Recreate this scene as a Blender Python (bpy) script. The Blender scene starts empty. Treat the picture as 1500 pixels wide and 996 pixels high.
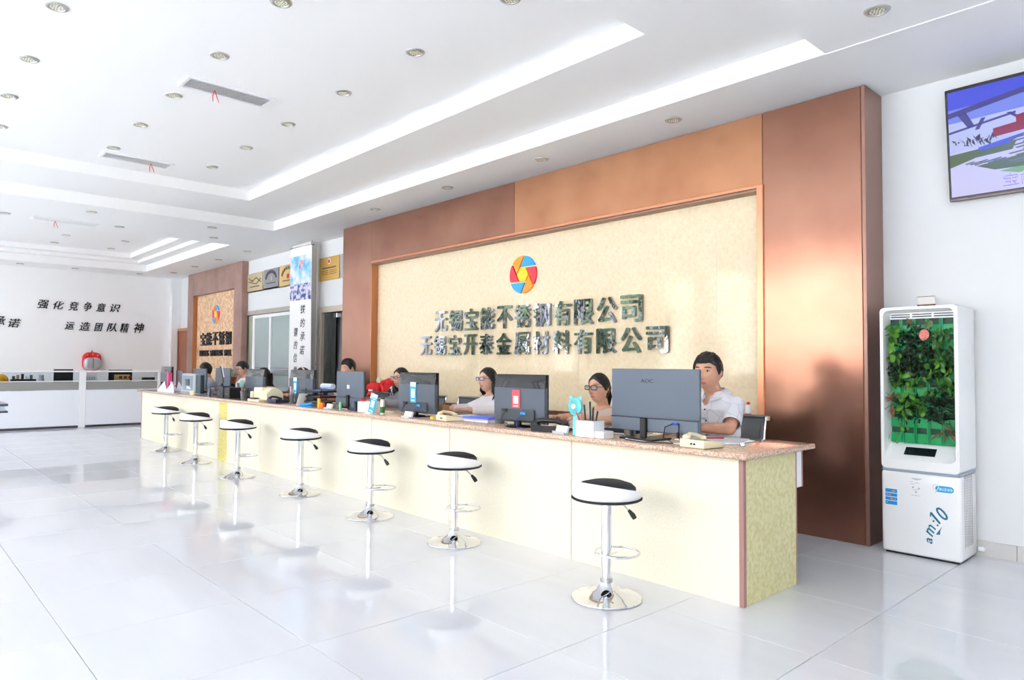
import bpy, bmesh, math, random
from mathutils import Vector, Matrix, noise
random.seed(7)
S = bpy.context.scene
COL = S.collection
PI = math.pi

# ---------------------------------------------------------------- camera
cd = bpy.data.cameras.new('camera')
cd.sensor_width = 36.0
cd.lens = 1021.4 / 1500.0 * 36.0
cd.clip_start = 0.05
cd.clip_end = 300
cam = bpy.data.objects.new('camera', cd)
COL.objects.link(cam)
CAM_R = Vector((0.678407, 0.734657, 0.006561)); CAM_U = Vector((0.022002, -0.029242, 0.999330)); CAM_F = Vector((-0.734357, 0.677808, 0.036002))
cam.matrix_world = Matrix(((CAM_R.x, CAM_U.x, -CAM_F.x, 0), (CAM_R.y, CAM_U.y, -CAM_F.y, 0), (CAM_R.z, CAM_U.z, -CAM_F.z, 1.28), (0, 0, 0, 1)))
S.camera = cam

# ---------------------------------------------------------------- sky and sun
w = bpy.data.worlds.new('sky'); S.world = w; w.use_nodes = True
nt = w.node_tree
bg = nt.nodes['Background']
tc = nt.nodes.new('ShaderNodeTexCoord')
sx = nt.nodes.new('ShaderNodeSeparateXYZ'); nt.links.new(tc.outputs['Generated'], sx.inputs[0])
rp = nt.nodes.new('ShaderNodeValToRGB'); nt.links.new(sx.outputs['Z'], rp.inputs[0])
rp.color_ramp.elements[0].position = 0.0; rp.color_ramp.elements[0].color = (0.98, 0.985, 1.0, 1)
rp.color_ramp.elements[1].position = 0.8; rp.color_ramp.elements[1].color = (0.76, 0.86, 1.0, 1)
nt.links.new(rp.outputs[0], bg.inputs[0]); bg.inputs[1].default_value = 3.2
sd = bpy.data.lights.new('sun', 'SUN'); sd.energy = 55; sd.angle = math.radians(2); sd.color = (1.0, 0.99, 0.98)
sun = bpy.data.objects.new('sun', sd); COL.objects.link(sun)
sun.rotation_euler = (math.radians(-18), math.radians(-12), 0)
sun.location = (0, -10, 20)

vs = S.view_settings
S.display_settings.display_device = 'sRGB'
vs.view_transform = 'Standard'; vs.look = 'None'; vs.gamma = 1; vs.use_curve_mapping = False
vs.exposure = 0.72
S.cycles.max_bounces = 10; S.cycles.diffuse_bounces = 6; S.cycles.glossy_bounces = 4
S.cycles.transmission_bounces = 6; S.cycles.transparent_max_bounces = 6
S.cycles.sample_clamp_indirect = 8; S.cycles.caustics_reflective = False; S.cycles.caustics_refractive = False
S.cycles.use_denoising = True

# ---------------------------------------------------------------- materials
def lin(c):
    return tuple(((v / 255.0) / 12.92 if v / 255.0 <= 0.04045 else ((v / 255.0 + 0.055) / 1.055) ** 2.4) for v in c)
MATS = {}
def mat(name, rgb, rough=0.5, metal=0.0, var=0.0, scale=8.0, rgb2=None, bump=0.0, bscale=60, emit=0, alpha=1.0, trans=0.0, ior=1.45, coat=0.0, stretch=None, objvar=0.0, ramp=(0.35, 0.65), spec=0.5):
    """rgb in sRGB 0-255; noise mixes rgb and rgb2 in object space"""
    if name in MATS: return MATS[name]
    m = bpy.data.materials.new(name); m.use_nodes = True; MATS[name] = m
    t = m.node_tree; b = t.nodes['Principled BSDF']
    c = lin(rgb)
    b.inputs['Base Color'].default_value = (*c, 1); b.inputs['Roughness'].default_value = rough
    b.inputs['Metallic'].default_value = metal; b.inputs['IOR'].default_value = ior
    b.inputs['Specular IOR Level'].default_value = spec
    b.inputs['Alpha'].default_value = alpha
    b.inputs['Transmission Weight'].default_value = trans
    b.inputs['Coat Weight'].default_value = coat
    b.inputs['Coat Roughness'].default_value = 0.05
    m.diffuse_color = (*c, 1)
    if emit:
        b.inputs['Emission Color'].default_value = (*c, 1); b.inputs['Emission Strength'].default_value = emit
    src = None
    if rgb2 is None and var:
        rgb2 = tuple(max(0, v * (1 - var)) for v in rgb)
    if rgb2 is not None or bump:
        co = t.nodes.new('ShaderNodeTexCoord'); mp = t.nodes.new('ShaderNodeMapping')
        if stretch: mp.inputs['Scale'].default_value = stretch
        t.links.new(co.outputs['Object'], mp.inputs[0])
    if rgb2 is not None:
        n = t.nodes.new('ShaderNodeTexNoise'); n.inputs['Scale'].default_value = scale; n.inputs['Detail'].default_value = 5
        t.links.new(mp.outputs[0], n.inputs['Vector'])
        r = t.nodes.new('ShaderNodeValToRGB'); r.color_ramp.elements[0].position = ramp[0]; r.color_ramp.elements[1].position = ramp[1]
        r.color_ramp.elements[0].color = (*lin(rgb2), 1); r.color_ramp.elements[1].color = (*c, 1)
        t.links.new(n.outputs['Fac'], r.inputs[0]); src = r.outputs[0]
    if objvar:
        oi = t.nodes.new('ShaderNodeObjectInfo'); hs = t.nodes.new('ShaderNodeHueSaturation')
        mr = t.nodes.new('ShaderNodeMapRange'); mr.inputs['To Min'].default_value = 1 - objvar; mr.inputs['To Max'].default_value = 1
        t.links.new(oi.outputs['Random'], mr.inputs['Value']); t.links.new(mr.outputs[0], hs.inputs['Value'])
        if src: t.links.new(src, hs.inputs['Color'])
        else: hs.inputs['Color'].default_value = (*c, 1)
        src = hs.outputs[0]
    if src: t.links.new(src, b.inputs['Base Color'])
    if bump:
        n2 = t.nodes.new('ShaderNodeTexNoise'); n2.inputs['Scale'].default_value = bscale; n2.inputs['Detail'].default_value = 3
        t.links.new(mp.outputs[0], n2.inputs['Vector'])
        bp = t.nodes.new('ShaderNodeBump'); bp.inputs['Strength'].default_value = bump; bp.inputs['Distance'].default_value = 0.01
        t.links.new(n2.outputs['Fac'], bp.inputs['Height']); t.links.new(bp.outputs[0], b.inputs['Normal'])
    return m

WHITE_WALL = mat('white_paint', (238, 239, 241), 0.7, bump=0.05, bscale=30)
CEIL = mat('ceiling_paint', (249, 249, 249), 0.75)
TILE = mat('polished_floor_tile', (226, 228, 233), 0.06, rgb2=(219, 221, 227), scale=1.3, objvar=0.02, stretch=(0.5, 2.5, 1))
GROUT = mat('floor_joint', (120, 118, 118), 0.6)
COPPER = mat('brushed_copper_sheet', (172, 128, 108), 0.22, metal=0.85, rgb2=(152, 106, 88), scale=1.4, bump=0.12, bscale=4, ramp=(0.3, 0.7))
COPPER_E = mat('copper_edge', (214, 150, 116), 0.3, metal=0.8)
COPPER_S = mat('copper_side_sheet', (150, 116, 104), 0.4, metal=0.8)
STONE = mat('cream_polished_stone', (243, 226, 194), 0.07, rgb2=(236, 214, 176), scale=30, objvar=0.006, ramp=(0.3, 0.62))
STONE_J = mat('stone_joint', (236, 226, 205), 0.6)
WOOD = mat('brown_wood_board', (150, 108, 84), 0.4, rgb2=(120, 82, 62), scale=6, stretch=(12, 1, 1))
CREAM = mat('speckled_cream_laminate', (240, 235, 219), 0.35, rgb2=(231, 221, 188), scale=110, ramp=(0.32, 0.6), bump=0.03, bscale=90)
YEL = mat('speckled_yellow_laminate', (240, 232, 150), 0.35, rgb2=(206, 190, 84), scale=45)
ROSE = mat('rose_brown_edge_strip', (158, 118, 110), 0.45)
GRANITE = mat('polished_pink_granite', (220, 192, 170), 0.08, rgb2=(176, 142, 122), scale=80, ramp=(0.38, 0.6))
CHROME = mat('chrome', (225, 226, 230), 0.06, metal=1.0)
STEEL = mat('brushed_steel', (196, 198, 202), 0.28, metal=1.0)
MIRROR = mat('mirror_steel', (150, 153, 160), 0.03, metal=1.0, bump=0.15, bscale=6)
SATIN_EDGE = mat('steel_letter_edge', (120, 120, 122), 0.3, metal=0.9)
BLACK = mat('black_plastic', (24, 25, 28), 0.35)
DGREY = mat('dark_grey_plastic', (62, 68, 76), 0.4)
MGREY = mat('mid_grey_plastic', (104, 110, 118), 0.4)
WHITEP = mat('white_plastic', (244, 246, 248), 0.3)
BEIGE = mat('cream_phone_plastic', (240, 230, 196), 0.35)
PAPER = mat('white_paper', (246, 246, 248), 0.8)
LEATHER_W = mat('white_leather', (248, 248, 248), 0.35)
LEATHER_B = mat('black_fabric', (34, 33, 38), 0.8, bump=0.2, bscale=200)
GLOSSB = mat('gloss_black', (16, 19, 22), 0.06, coat=0.5)
GLASS = mat('clear_glass', (240, 248, 248), 0.02, trans=1.0)
RED = mat('red_plastic', (214, 36, 40), 0.4)
BLUE = mat('sky_blue_print', (40, 168, 224), 0.5)
TEAL = mat('turquoise_plastic', (120, 214, 220), 0.35)

# ---------------------------------------------------------------- mesh helpers
class MB:
    def __init__(s): s.bm = bmesh.new()
    def box(s, x0, x1, y0, y1, z0, z1, bev=0.0, seg=2, M=None, mi=0):
        r = bmesh.ops.create_cube(s.bm, size=1)
        vs_ = r['verts']
        mt = Matrix.Translation(((x0 + x1) / 2, (y0 + y1) / 2, (z0 + z1) / 2)) @ Matrix.Diagonal((abs(x1 - x0), abs(y1 - y0), abs(z1 - z0), 1))
        if M is not None: mt = M @ mt
        bmesh.ops.transform(s.bm, matrix=mt, verts=vs_)
        fs = set(f for v in vs_ for f in v.link_faces)
        for f in fs: f.material_index = mi
        if bev > 0:
            es = set(e for v in vs_ for e in v.link_edges)
            bmesh.ops.bevel(s.bm, geom=list(es), offset=bev, segments=seg, profile=0.5, affect='EDGES')
        return s
    def cyl(s, r, z0, z1, x=0, y=0, r2=None, n=24, M=None, cap=True, mi=0):
        d = bmesh.ops.create_cone(s.bm, cap_ends=cap, segments=n, radius1=r, radius2=r if r2 is None else r2, depth=z1 - z0)
        mt = Matrix.Translation((x, y, (z0 + z1) / 2))
        if M is not None: mt = M @ mt
        bmesh.ops.transform(s.bm, matrix=mt, verts=d['verts'])
        for f in set(f for v in d['verts'] for f in v.link_faces): f.material_index = mi
        return s
    def ball(s, c, r, n=16, m=10, M=None, mi=0):
        d = bmesh.ops.create_uvsphere(s.bm, u_segments=n, v_segments=m, radius=1)
        r = (r, r, r) if not hasattr(r, '__len__') else r
        mt = Matrix.Translation(c) @ (M if M is not None else Matrix.Identity(4)) @ Matrix.Diagonal((*r, 1))
        bmesh.ops.transform(s.bm, matrix=mt, verts=d['verts'])
        for f in set(f for v in d['verts'] for f in v.link_faces): f.material_index = mi
        return s
    def rings(s, rings, closed=True, cap=True, loop=False, mi=0):
        vr = [[s.bm.verts.new(p) for p in r] for r in rings]
        n = len(vr[0]); rr = len(vr)
        for i in range(rr if loop else rr - 1):
            a, b = vr[i], vr[(i + 1) % rr]
            for k in range(n if closed else n - 1):
                f = s.bm.faces.new((a[k], a[(k + 1) % n], b[(k + 1) % n], b[k])); f.material_index = mi
        if cap and not loop and closed:
            for q in (vr[0][::-1], vr[-1]):
                f = s.bm.faces.new(q); f.material_index = mi
        return s
    def lathe(s, prof, n=32, x=0, y=0, M=None, cap=True):
        rs = []
        for r, z in prof:
            ring = [Vector((x + r * math.cos(2 * PI * k / n), y + r * math.sin(2 * PI * k / n), z)) for k in range(n)]
            rs.append([M @ v for v in ring] if M is not None else ring)
        return s.rings(rs, cap=cap)
    def tube(s, pts, r, n=8, loop=False, cap=True, mi=0):
        pts = [Vector(p) for p in pts]; rs = []; N = len(pts); up = None
        for i, p in enumerate(pts):
            if loop: d = pts[(i + 1) % N] - pts[i - 1]
            else: d = pts[min(i + 1, N - 1)] - pts[max(i - 1, 0)]
            d.normalize()
            if up is None: up = Vector((0, 0, 1)) if abs(d.z) < 0.9 else Vector((1, 0, 0))
            a = d.cross(up)
            if a.length < 1e-4: a = d.cross(Vector((0, 1, 0)))
            a.normalize(); b = a.cross(d); up = b
            rad = r[i] if hasattr(r, '__len__') else r
            rs.append([p + (a * math.cos(2 * PI * k / n) + b * math.sin(2 * PI * k / n)) * rad for k in range(n)])
        return s.rings(rs, loop=loop, cap=cap, mi=mi)
    def prism(s, poly, f, d0, d1, mi=0):
        """poly 2-D list, f maps (u, v, depth) to a point"""
        a = [s.bm.verts.new(f(u, v, d0)) for u, v in poly]; b = [s.bm.verts.new(f(u, v, d1)) for u, v in poly]
        n = len(poly)
        for q in (a, b[::-1]):
            fc = s.bm.faces.new(q); fc.material_index = mi
        for k in range(n):
            fc = s.bm.faces.new((a[k], b[k], b[(k + 1) % n], a[(k + 1) % n])); fc.material_index = mi
        return s
    def quad(s, a, b, c, d, mi=0):
        f = s.bm.faces.new([s.bm.verts.new(v) for v in (a, b, c, d)]); f.material_index = mi
        return s
    def xf(s, M):
        bmesh.ops.transform(s.bm, matrix=M, verts=s.bm.verts[:]); return s
    def mesh(s, name, mats, smooth=None):
        bmesh.ops.recalc_face_normals(s.bm, faces=s.bm.faces[:])
        me = bpy.data.meshes.new(name)
        s.bm.to_mesh(me); s.bm.free()
        for m in (mats if isinstance(mats, (list, tuple)) else [mats]): me.materials.append(m)
        if smooth is not None:
            me.shade_smooth()
            if smooth < 180:
                bm = bmesh.new(); bm.from_mesh(me); c = math.radians(smooth)
                for e in bm.edges:
                    if len(e.link_faces) == 2 and e.calc_face_angle(0) > c: e.smooth = False
                bm.to_mesh(me); bm.free()
        return me

def link(name, me, parent=None, loc=None, rot=None):
    o = bpy.data.objects.new(name, me); COL.objects.link(o)
    if parent is not None: o.parent = parent
    if loc is not None: o.location = loc
    if rot is not None: o.rotation_euler = rot
    return o
def obj(name, mb, mats, parent=None, smooth=40, loc=None, rot=None, label=None):
    o = link(name, mb.mesh(name, mats, smooth), parent, loc, rot)
    if label: o['label'] = label
    return o
def thing(name, label, cat, loc=(0, 0, 0), rz=0.0, group=None):
    o = bpy.data.objects.new(name, None); COL.objects.link(o); o.empty_display_size = 0.1
    o.location = loc; o.rotation_euler = (0, 0, rz); o['label'] = label; o['category'] = cat
    if group: o['group'] = group
    return o
def tag(o, label, cat, group=None):
    o['label'] = label; o['category'] = cat
    if group: o['group'] = group
    return o
def struct(name, mb, mats, smooth=None, parent=None):
    o = obj(name, mb, mats, parent, smooth)
    if parent is None: o['kind'] = 'structure'
    return o
def dup(root, loc, rz=None, label=None, group=None):
    def cp(o, par):
        c = o.copy(); COL.objects.link(c); c.parent = par
        for ch in list(o.children): cp(ch, c)
        return c
    kids = list(root.children)
    r = root.copy(); COL.objects.link(r); r.location = loc
    for ch in kids: cp(ch, r)
    if rz is not None: r.rotation_euler = (0, 0, rz)
    if label: r['label'] = label
    if group: r['group'] = group
    return r
def T(x=0, y=0, z=0): return Matrix.Translation((x, y, z))
def R(a, ax): return Matrix.Rotation(a, 4, ax)

# text: every call gives a mesh in the XY plane, fitted to a box
def text_bm(body, bold=0.0, extrude=0.0, shear=0.0, res=3):
    c = bpy.data.curves.new('t', 'FONT'); c.body = body; c.extrude = extrude; c.shear = shear; c.resolution_u = res
    o = bpy.data.objects.new('t', c); COL.objects.link(o)
    me = bpy.data.meshes.new_from_object(o.evaluated_get(bpy.context.evaluated_depsgraph_get()))
    bpy.data.objects.remove(o); bpy.data.curves.remove(c)
    bm = bmesh.new()
    offs = [(0, 0)] if not bold else [(-bold, 0), (bold, 0), (0, bold * .5), (0, -bold * .5)]
    for ci, (dx, dy) in enumerate(offs):
        n0 = len(bm.verts); bm.from_mesh(me); bm.verts.ensure_lookup_table()
        for v in bm.verts[n0:]: v.co.x += dx; v.co.y += dy; v.co.z += 0.03 * ci
    bpy.data.meshes.remove(me)
    return bm
def text_obj(name, body, x0, x1, y0, y1, frame, m, parent, bold=0.0, depth=0.002, shear=0.0, keep=False, label=None, tiny=False):
    """frame(u, v, d) -> point; the text fills u in x0..x1 and v in y0..y1, d = 0 on the wall .. depth proud"""
    bm = text_bm(body, bold, 0.5, shear, 2 if tiny else 3)
    if not bm.verts: return None
    us = [v.co.x for v in bm.verts]; vs2 = [v.co.y for v in bm.verts]; zs = [v.co.z for v in bm.verts]
    a, b, c, d = min(us), max(us), min(vs2), max(vs2); z0, z1 = min(zs), max(zs)
    for v in bm.verts:
        u = x0 + (v.co.x - a) / (b - a) * (x1 - x0); q = y0 + (v.co.y - c) / max(d - c, 1e-6) * (y1 - y0)
        v.co = frame(u, q, depth * (v.co.z - z0) / (z1 - z0))
    mb = MB(); mb.bm.free(); mb.bm = bm
    return obj(name, mb, m, parent, None, label=label)

# ================================================================ SETTING
XL, XR, YB, YF, ZC = -18.3, 6.0, 5.63, -2.7, 3.352
fl = MB().box(XL - .3, XR + .3, YF - .1, 8.4, -0.25, -0.008)
FLOOR = struct('floor', fl, GROUT)
tile_me = MB().box(0.0012, 0.798, 0.0012, 0.798, -0.012, 0.0, 0.0012, 1).mesh('tile', TILE)
for i in range(-18, 10):
    for j in range(-5, 7):
        x = -4.592 + i * 0.8; y = 0.719 + j * 0.8
        if x < XL - .8 or x > XR or y > 5.9: continue
        if x > 2.0 and y < 2: continue
        o = link('tile', tile_me, FLOOR, (x, y, 0))
# cheaper ground where no joint shows
struct('floor_edge', MB().box(2.608 + .8, XR, YF - .1, 1.517, -0.02, -0.001), TILE)

c = MB()
def slab(x0, x1, y0, y1, z): c.box(x0, x1, y0, y1, z, 3.95)
slab(XL - .3, XR + .3, YF - .2, -1.7, ZC); slab(XL - .3, XR + .3, 4.6, 5.9, ZC)
for a, b in ((XL - .3, -17.3), (-12.28, -10.49), (-1.94, -0.9), (5.0, XR + .3)): slab(a, b, -1.7, 4.6, ZC)
def ring(o, h, z):
    slab(o[0], o[1], o[2], h[2], z); slab(o[0], o[1], h[3], o[3], z); slab(o[0], h[0], h[2], h[3], z); slab(h[1], o[1], h[2], h[3], z)
ring((-10.49, -1.94, -1.7, 4.6), (-9.38, -2.78, -1.0, 3.76), 3.50)
ring((-0.9, 5.0, -1.7, 4.6), (0.0, 4.2, -1.0, 3.76), 3.50)
ring((-17.3, -12.28, -1.7, 4.6), (-17.1, -12.5, -1.3, 4.38), 3.50)
ring((-17.1, -12.5, -1.3, 4.38), (-16.85, -12.9, -1.0, 4.16), 3.57)
c.box(-9.4, -2.7, -1.1, 3.8, 3.635, 3.95); c.box(-.1, 4.3, -1.1, 3.8, 3.635, 3.95); c.box(-16.9, -12.8, -1.1, 4.2, 3.67, 3.95)
c.box(XL - .3, XR + .3, YF - .2, 8.4, 3.95, 4.1)
struct('ceiling', c, CEIL)
struct('trim_1', MB().box(-1.94, -0.9, 4.594, 4.606, ZC - .006, ZC + .01), mat('bright_filler', (252, 252, 252), .6))

struct('wall_left', MB().box(XL - .25, XL, YF - .2, 8.4, 0, 3.95), mat('left_wall_paint', (250, 250, 251), .7, bump=.05, bscale=30))
struct('wall_right', MB().box(XR, XR + .25, YF - .2, 8.4, 0, 3.95), WHITE_WALL)
wb = MB()
WX = [(-18.3, -14.7), (-11.95, -10.86), (-9.6, XR)]
for a, b in WX: wb.box(a, b, YB, YB + .2, 0, 3.5)
wb.box(-14.7, -11.95, YB, YB + .2, 2.33, 3.5); wb.box(-10.86, -9.6, YB, YB + .2, 2.24, 3.5)
struct('wall_back', wb, mat('back_wall_paint', (226, 228, 230), .7, bump=.05, bscale=30))
struct('wall_pillar', MB().box(-11.65, -10.93, 5.45, YB, 0, ZC), mat('grey_white_paint', (222, 220, 218), .7))
struct('wall_corner', MB().box(XL, -18.12, 5.42, YB, 0, ZC), WHITE_WALL)
# rooms behind the back wall
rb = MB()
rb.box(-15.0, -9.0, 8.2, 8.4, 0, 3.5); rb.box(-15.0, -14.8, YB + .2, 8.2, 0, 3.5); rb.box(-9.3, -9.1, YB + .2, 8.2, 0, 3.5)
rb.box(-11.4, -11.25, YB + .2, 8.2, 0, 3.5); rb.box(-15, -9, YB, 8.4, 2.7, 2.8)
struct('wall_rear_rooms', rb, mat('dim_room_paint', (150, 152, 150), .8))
# street side: piers and beam, glazing bars
wf = MB()
for x in (-18.3, -13.4, -8.5, -3.6, 1.3, 6.0): wf.box(x - .22, x + .22, YF - .25, YF, 0, 3.95)
wf.box(XL, XR, YF - .25, YF, 3.28, 3.95)
struct('wall_front', wf, WHITE_WALL)
fr = MB()
for a in (-18.3, -13.4, -8.5, -3.6, 1.3):
    for k in range(1, 4): fr.box(a + k * 1.225 - .03, a + k * 1.225 + .03, YF - .2, YF - .1, 0, 3.28)
fr.box(XL, XR, YF - .2, YF - .1, 2.5, 2.56); fr.box(XL, XR, YF - .2, YF - .1, 0, 0.12)
struct('window_1', fr, mat('window_bar', (205, 208, 212), .4))
struct('added_canopy', MB().box(XL, XR, YF - 1.7, YF - .2, 3.75, 3.9), WHITE_WALL)  # unseen overhang added outside to keep direct sun off the floor

# baseboard right part
bb = struct('baseboard_back', MB().box(-1.95, XR, YB - .015, YB, 0, .008), mat('grey_tile', (206, 204, 202), .3))
for k in range(10):
    obj('skirting_tile', MB().box(-1.95 + k * .8 + .0015, -1.95 + (k + 1) * .8 - .0015, YB - .016, YB, 0, .105, .002, 1), MATS['grey_tile'], bb, None)
struct('baseboard_left', MB().box(XL, XL + .014, YF, 5.4, 0, .1), MATS['grey_tile'])

# outside: street, far side buildings, trees, added hedge
struct('pavement', MB().box(-45, 35, -40, YF - .3, -.3, -.12), mat('pale_paving', (204, 206, 208), .9))
def tree(x, y, h, r, lab, seed):
    rnd = random.Random(seed)
    t = thing('street_tree', lab, 'tree', (x, y, -.12))
    obj('trunk', MB().tube([(0, 0, 0), (.05, 0, h * .5), (0, .05, h * .7)], [.16, .12, .06]), mat('bark', (88, 74, 60), .9), t)
    m = MB()
    for k in range(26):
        a = rnd.uniform(0, 2 * PI); q = rnd.uniform(0, r); z = h * .55 + rnd.uniform(-.5, .5) * r * 1.5
        m.ball((q * math.cos(a), q * math.sin(a), z), rnd.uniform(.3, .5) * r, 8, 6)
    for v in m.bm.verts: v.co += Vector((noise.noise(v.co * 3), noise.noise(v.co * 3 + Vector((9, 0, 0))), noise.noise(v.co * 3 + Vector((0, 9, 0))))) * .35
    obj('crown', m, mat('tree_leaves', (48, 66, 40), .85, rgb2=(16, 24, 14), scale=2), t)
for k, (x, h) in enumerate([(-42, 5.6), (-35, 6.2), (-28, 5.4), (-20.6, 6.0), (10, 6)]):
    tree(x, -13 - (k % 2), h, 2.2, ['farthest leafy tree across the street', 'fourth leafy tree across the street', 'third leafy tree across the street', 'second leafy tree across the street', 'lone leafy tree across the street behind the camera'][k], k)
bu = thing('street_building', 'pale building across the street with a blue sign board', 'building', (0, -24, -.12))
obj('facade', MB().box(-30, 20, 0, 4, 0, 9), mat('pale_facade', (186, 182, 176), .8), bu)
obj('roof_board', MB().box(-10, -3, .02 + 4, 4.3, 3.2, 4.4), mat('blue_board', (70, 110, 190), .6), bu)
for k in range(12):
    obj('window', MB().box(-28 + k * 4, -26 + k * 4, 3.98, 4.05, .8, 3), mat('dark_window', (40, 48, 56), .2), bu, None)
hg = obj('hedge', MB().box(-30, 14, -5.6, -4.8, -.12, .75, .1), mat('hedge_leaves', (46, 64, 34), .9, rgb2=(18, 28, 12), scale=9), None)  # unseen, added to give the copper column a dark lower reflection
tag(hg, 'low dark green hedge added outside the front windows for dark reflections', 'hedge')

# ---------------------------------------------------------------- far wall lettering
INK = mat('black_lettering', (14, 14, 18), .5)
def fr_left(u, v, d): return Vector((XL + .002 + d, u, v))
def fr_back(y):
    return lambda u, v, d: Vector((u, y - .002 - d, v))
def wall_sign(name, lab, chars, spans, frame, m, bold, depth, shear=0, cat='lettering', base=(0, 0, 0)):
    t = thing(name, lab, cat, base)
    off = Vector(base)
    for ch, (a, b, z0, z1) in zip(chars, spans):
        text_obj('character', ch, a, b, z0, z1, lambda u, v, d: frame(u, v, d) - off, m, t, bold, depth, shear)
    return t
def spread_chars(n, first, last, z0, z1, wd):
    return [(first + (last - first) * k / (n - 1), first + (last - first) * k / (n - 1) + wd, z0, z1) for k in range(n)]
wall_sign('slogan_lettering', 'upper row of six black brush characters on the far white wall', '强化竞争意识',
          [(2.70, 2.91, 2.46, 2.65), (2.99, 3.20, 2.46, 2.64), (3.28, 3.48, 2.45, 2.65), (3.58, 3.75, 2.45, 2.66), (3.83, 4.03, 2.45, 2.65), (4.11, 4.33, 2.46, 2.645)], fr_left, INK, .012, .015, .25, base=(XL, 3.5, 2.5))
wall_sign('slogan_lettering', 'lower row of six black brush characters on the far white wall', '运造团队精神',
          [(3.22, 3.41, 2.015, 2.19), (3.50, 3.72, 2.0, 2.2), (3.80, 3.98, 2.0, 2.19), (4.05, 4.27, 2.0, 2.2), (4.33, 4.53, 1.985, 2.21), (4.63, 4.855, 1.99, 2.23)], fr_left, INK, .012, .015, .25, base=(XL, 4, 2.1))
wall_sign('slogan_lettering', 'pair of black brush characters at the left edge of the far white wall', '承诺',
          [(1.93, 2.14, 2.04, 2.25), (2.18, 2.41, 2.02, 2.21)], fr_left, INK, .012, .015, .25, base=(XL, 2.1, 2.1))

# ---------------------------------------------------------------- feature wall with the company name
fw = thing('feature_wall', 'large copper-clad sign wall with cream stone niche behind the counter', 'feature wall', (-5.76, 5.3, 0))
O = Vector((5.76, -5.3, 0))
def fbox(x0, x1, y0, y1, z0, z1, bev=0.004): return MB().box(x0 + O.x, x1 + O.x, y0 + O.y, y1 + O.y, z0, z1, bev, 1)
ZT = ZC - .004
obj('side_panel', fbox(-9.57, -8.742, 5.30, YB - .004, .0, ZT), COPPER, fw, None)
obj('side_panel', fbox(-2.752, -1.985, 5.30, YB - .004, .0, ZT), COPPER, fw, None)
obj('end_panel', fbox(-1.983, -1.955, 5.297, YB - .004, .0, ZT, .003), COPPER_S, fw, None, label='darker copper end panel facing the wall television')
obj('lintel_panel', fbox(-8.739, -5.724, 5.30, YB - .004, 2.752, ZT), COPPER, fw, None)
obj('lintel_panel', fbox(-5.720, -2.755, 5.302, YB - .004, 2.752, ZT), mat('warm_copper_sheet', (206, 154, 118), 0.27, metal=0.8, rgb2=(180, 126, 94), scale=1.6, bump=0.12, bscale=4, ramp=(.3, .7)), fw, None)
obj('frame_strip', fbox(-8.74, -2.745, 5.285, 5.305, 2.735, 2.762, .003), COPPER_E, fw, None)
obj('frame_strip', fbox(-2.80, -2.745, 5.285, 5.41, 0.0, 2.74, .003), COPPER_E, fw, None)
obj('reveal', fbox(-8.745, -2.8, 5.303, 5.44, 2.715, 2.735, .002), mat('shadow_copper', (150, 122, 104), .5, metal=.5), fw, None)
obj('reveal', fbox(-8.745, -8.735, 5.303, 5.44, 0, 2.715, .002), mat('jamb_copper', (176, 118, 80), .4, metal=.6), fw, None)
obj('stone_backing', fbox(-8.735, -2.8, 5.4114, 5.45, .79, 2.72, 0), STONE_J, fw, None)
st_me = {}
x = -2.802
zs = [.79, 1.095, 1.495, 1.895, 2.31, 2.715]
xs = [-2.80, -3.24]
while xs[-1] > -8.6: xs.append(max(xs[-1] - .8, -8.735))
for i in range(len(xs) - 1):
    for j in range(5):
        k = (round(xs[i] - xs[i + 1], 3), round(zs[j + 1] - zs[j], 3))
        if k not in st_me: st_me[k] = MB().box(.0005, k[0] - .0005, -.015, 0, .0005, k[1] - .0005, .001, 1).mesh('stone_tile', STONE)
        link('stone_tile', st_me[k], fw, (xs[i + 1] + O.x, 5.425 + O.y, zs[j]))
for k in range(8):
    a = -8.735 + k * .742
    obj('wainscot_board', fbox(a, a + .739, 5.405, 5.43, 0, .785, .003), WOOD, fw, None)
obj('wainscot_cap', fbox(-8.735, -2.8, 5.39, 5.43, .785, .80, .003), WOOD, fw, None)

MIRR = [MIRROR, SATIN_EDGE]
def steel_row(lab, chars, x0, x1, z0, z1, wd, base):
    n = len(chars); sp = []
    for k in range(n):
        a = x0 + (x1 - wd - x0) * k / (n - 1); sp.append((a, a + wd, z0, z1))
    return wall_sign('company_lettering', lab, chars, sp, fr_back(5.41), MIRROR, .030, .03, base=base)
steel_row('upper row of eleven mirror-steel characters on the cream stone', '无锡宝能不锈钢有限公司', -7.311, -4.015, 1.70, 1.965, .262, (-5.66, 5.4, 1.83))
steel_row('lower row of thirteen mirror-steel characters on the cream stone', '无锡宝开泰金属材料有限公司', -7.63, -3.72, 1.40, 1.652, .252, (-5.66, 5.4, 1.52))

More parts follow.
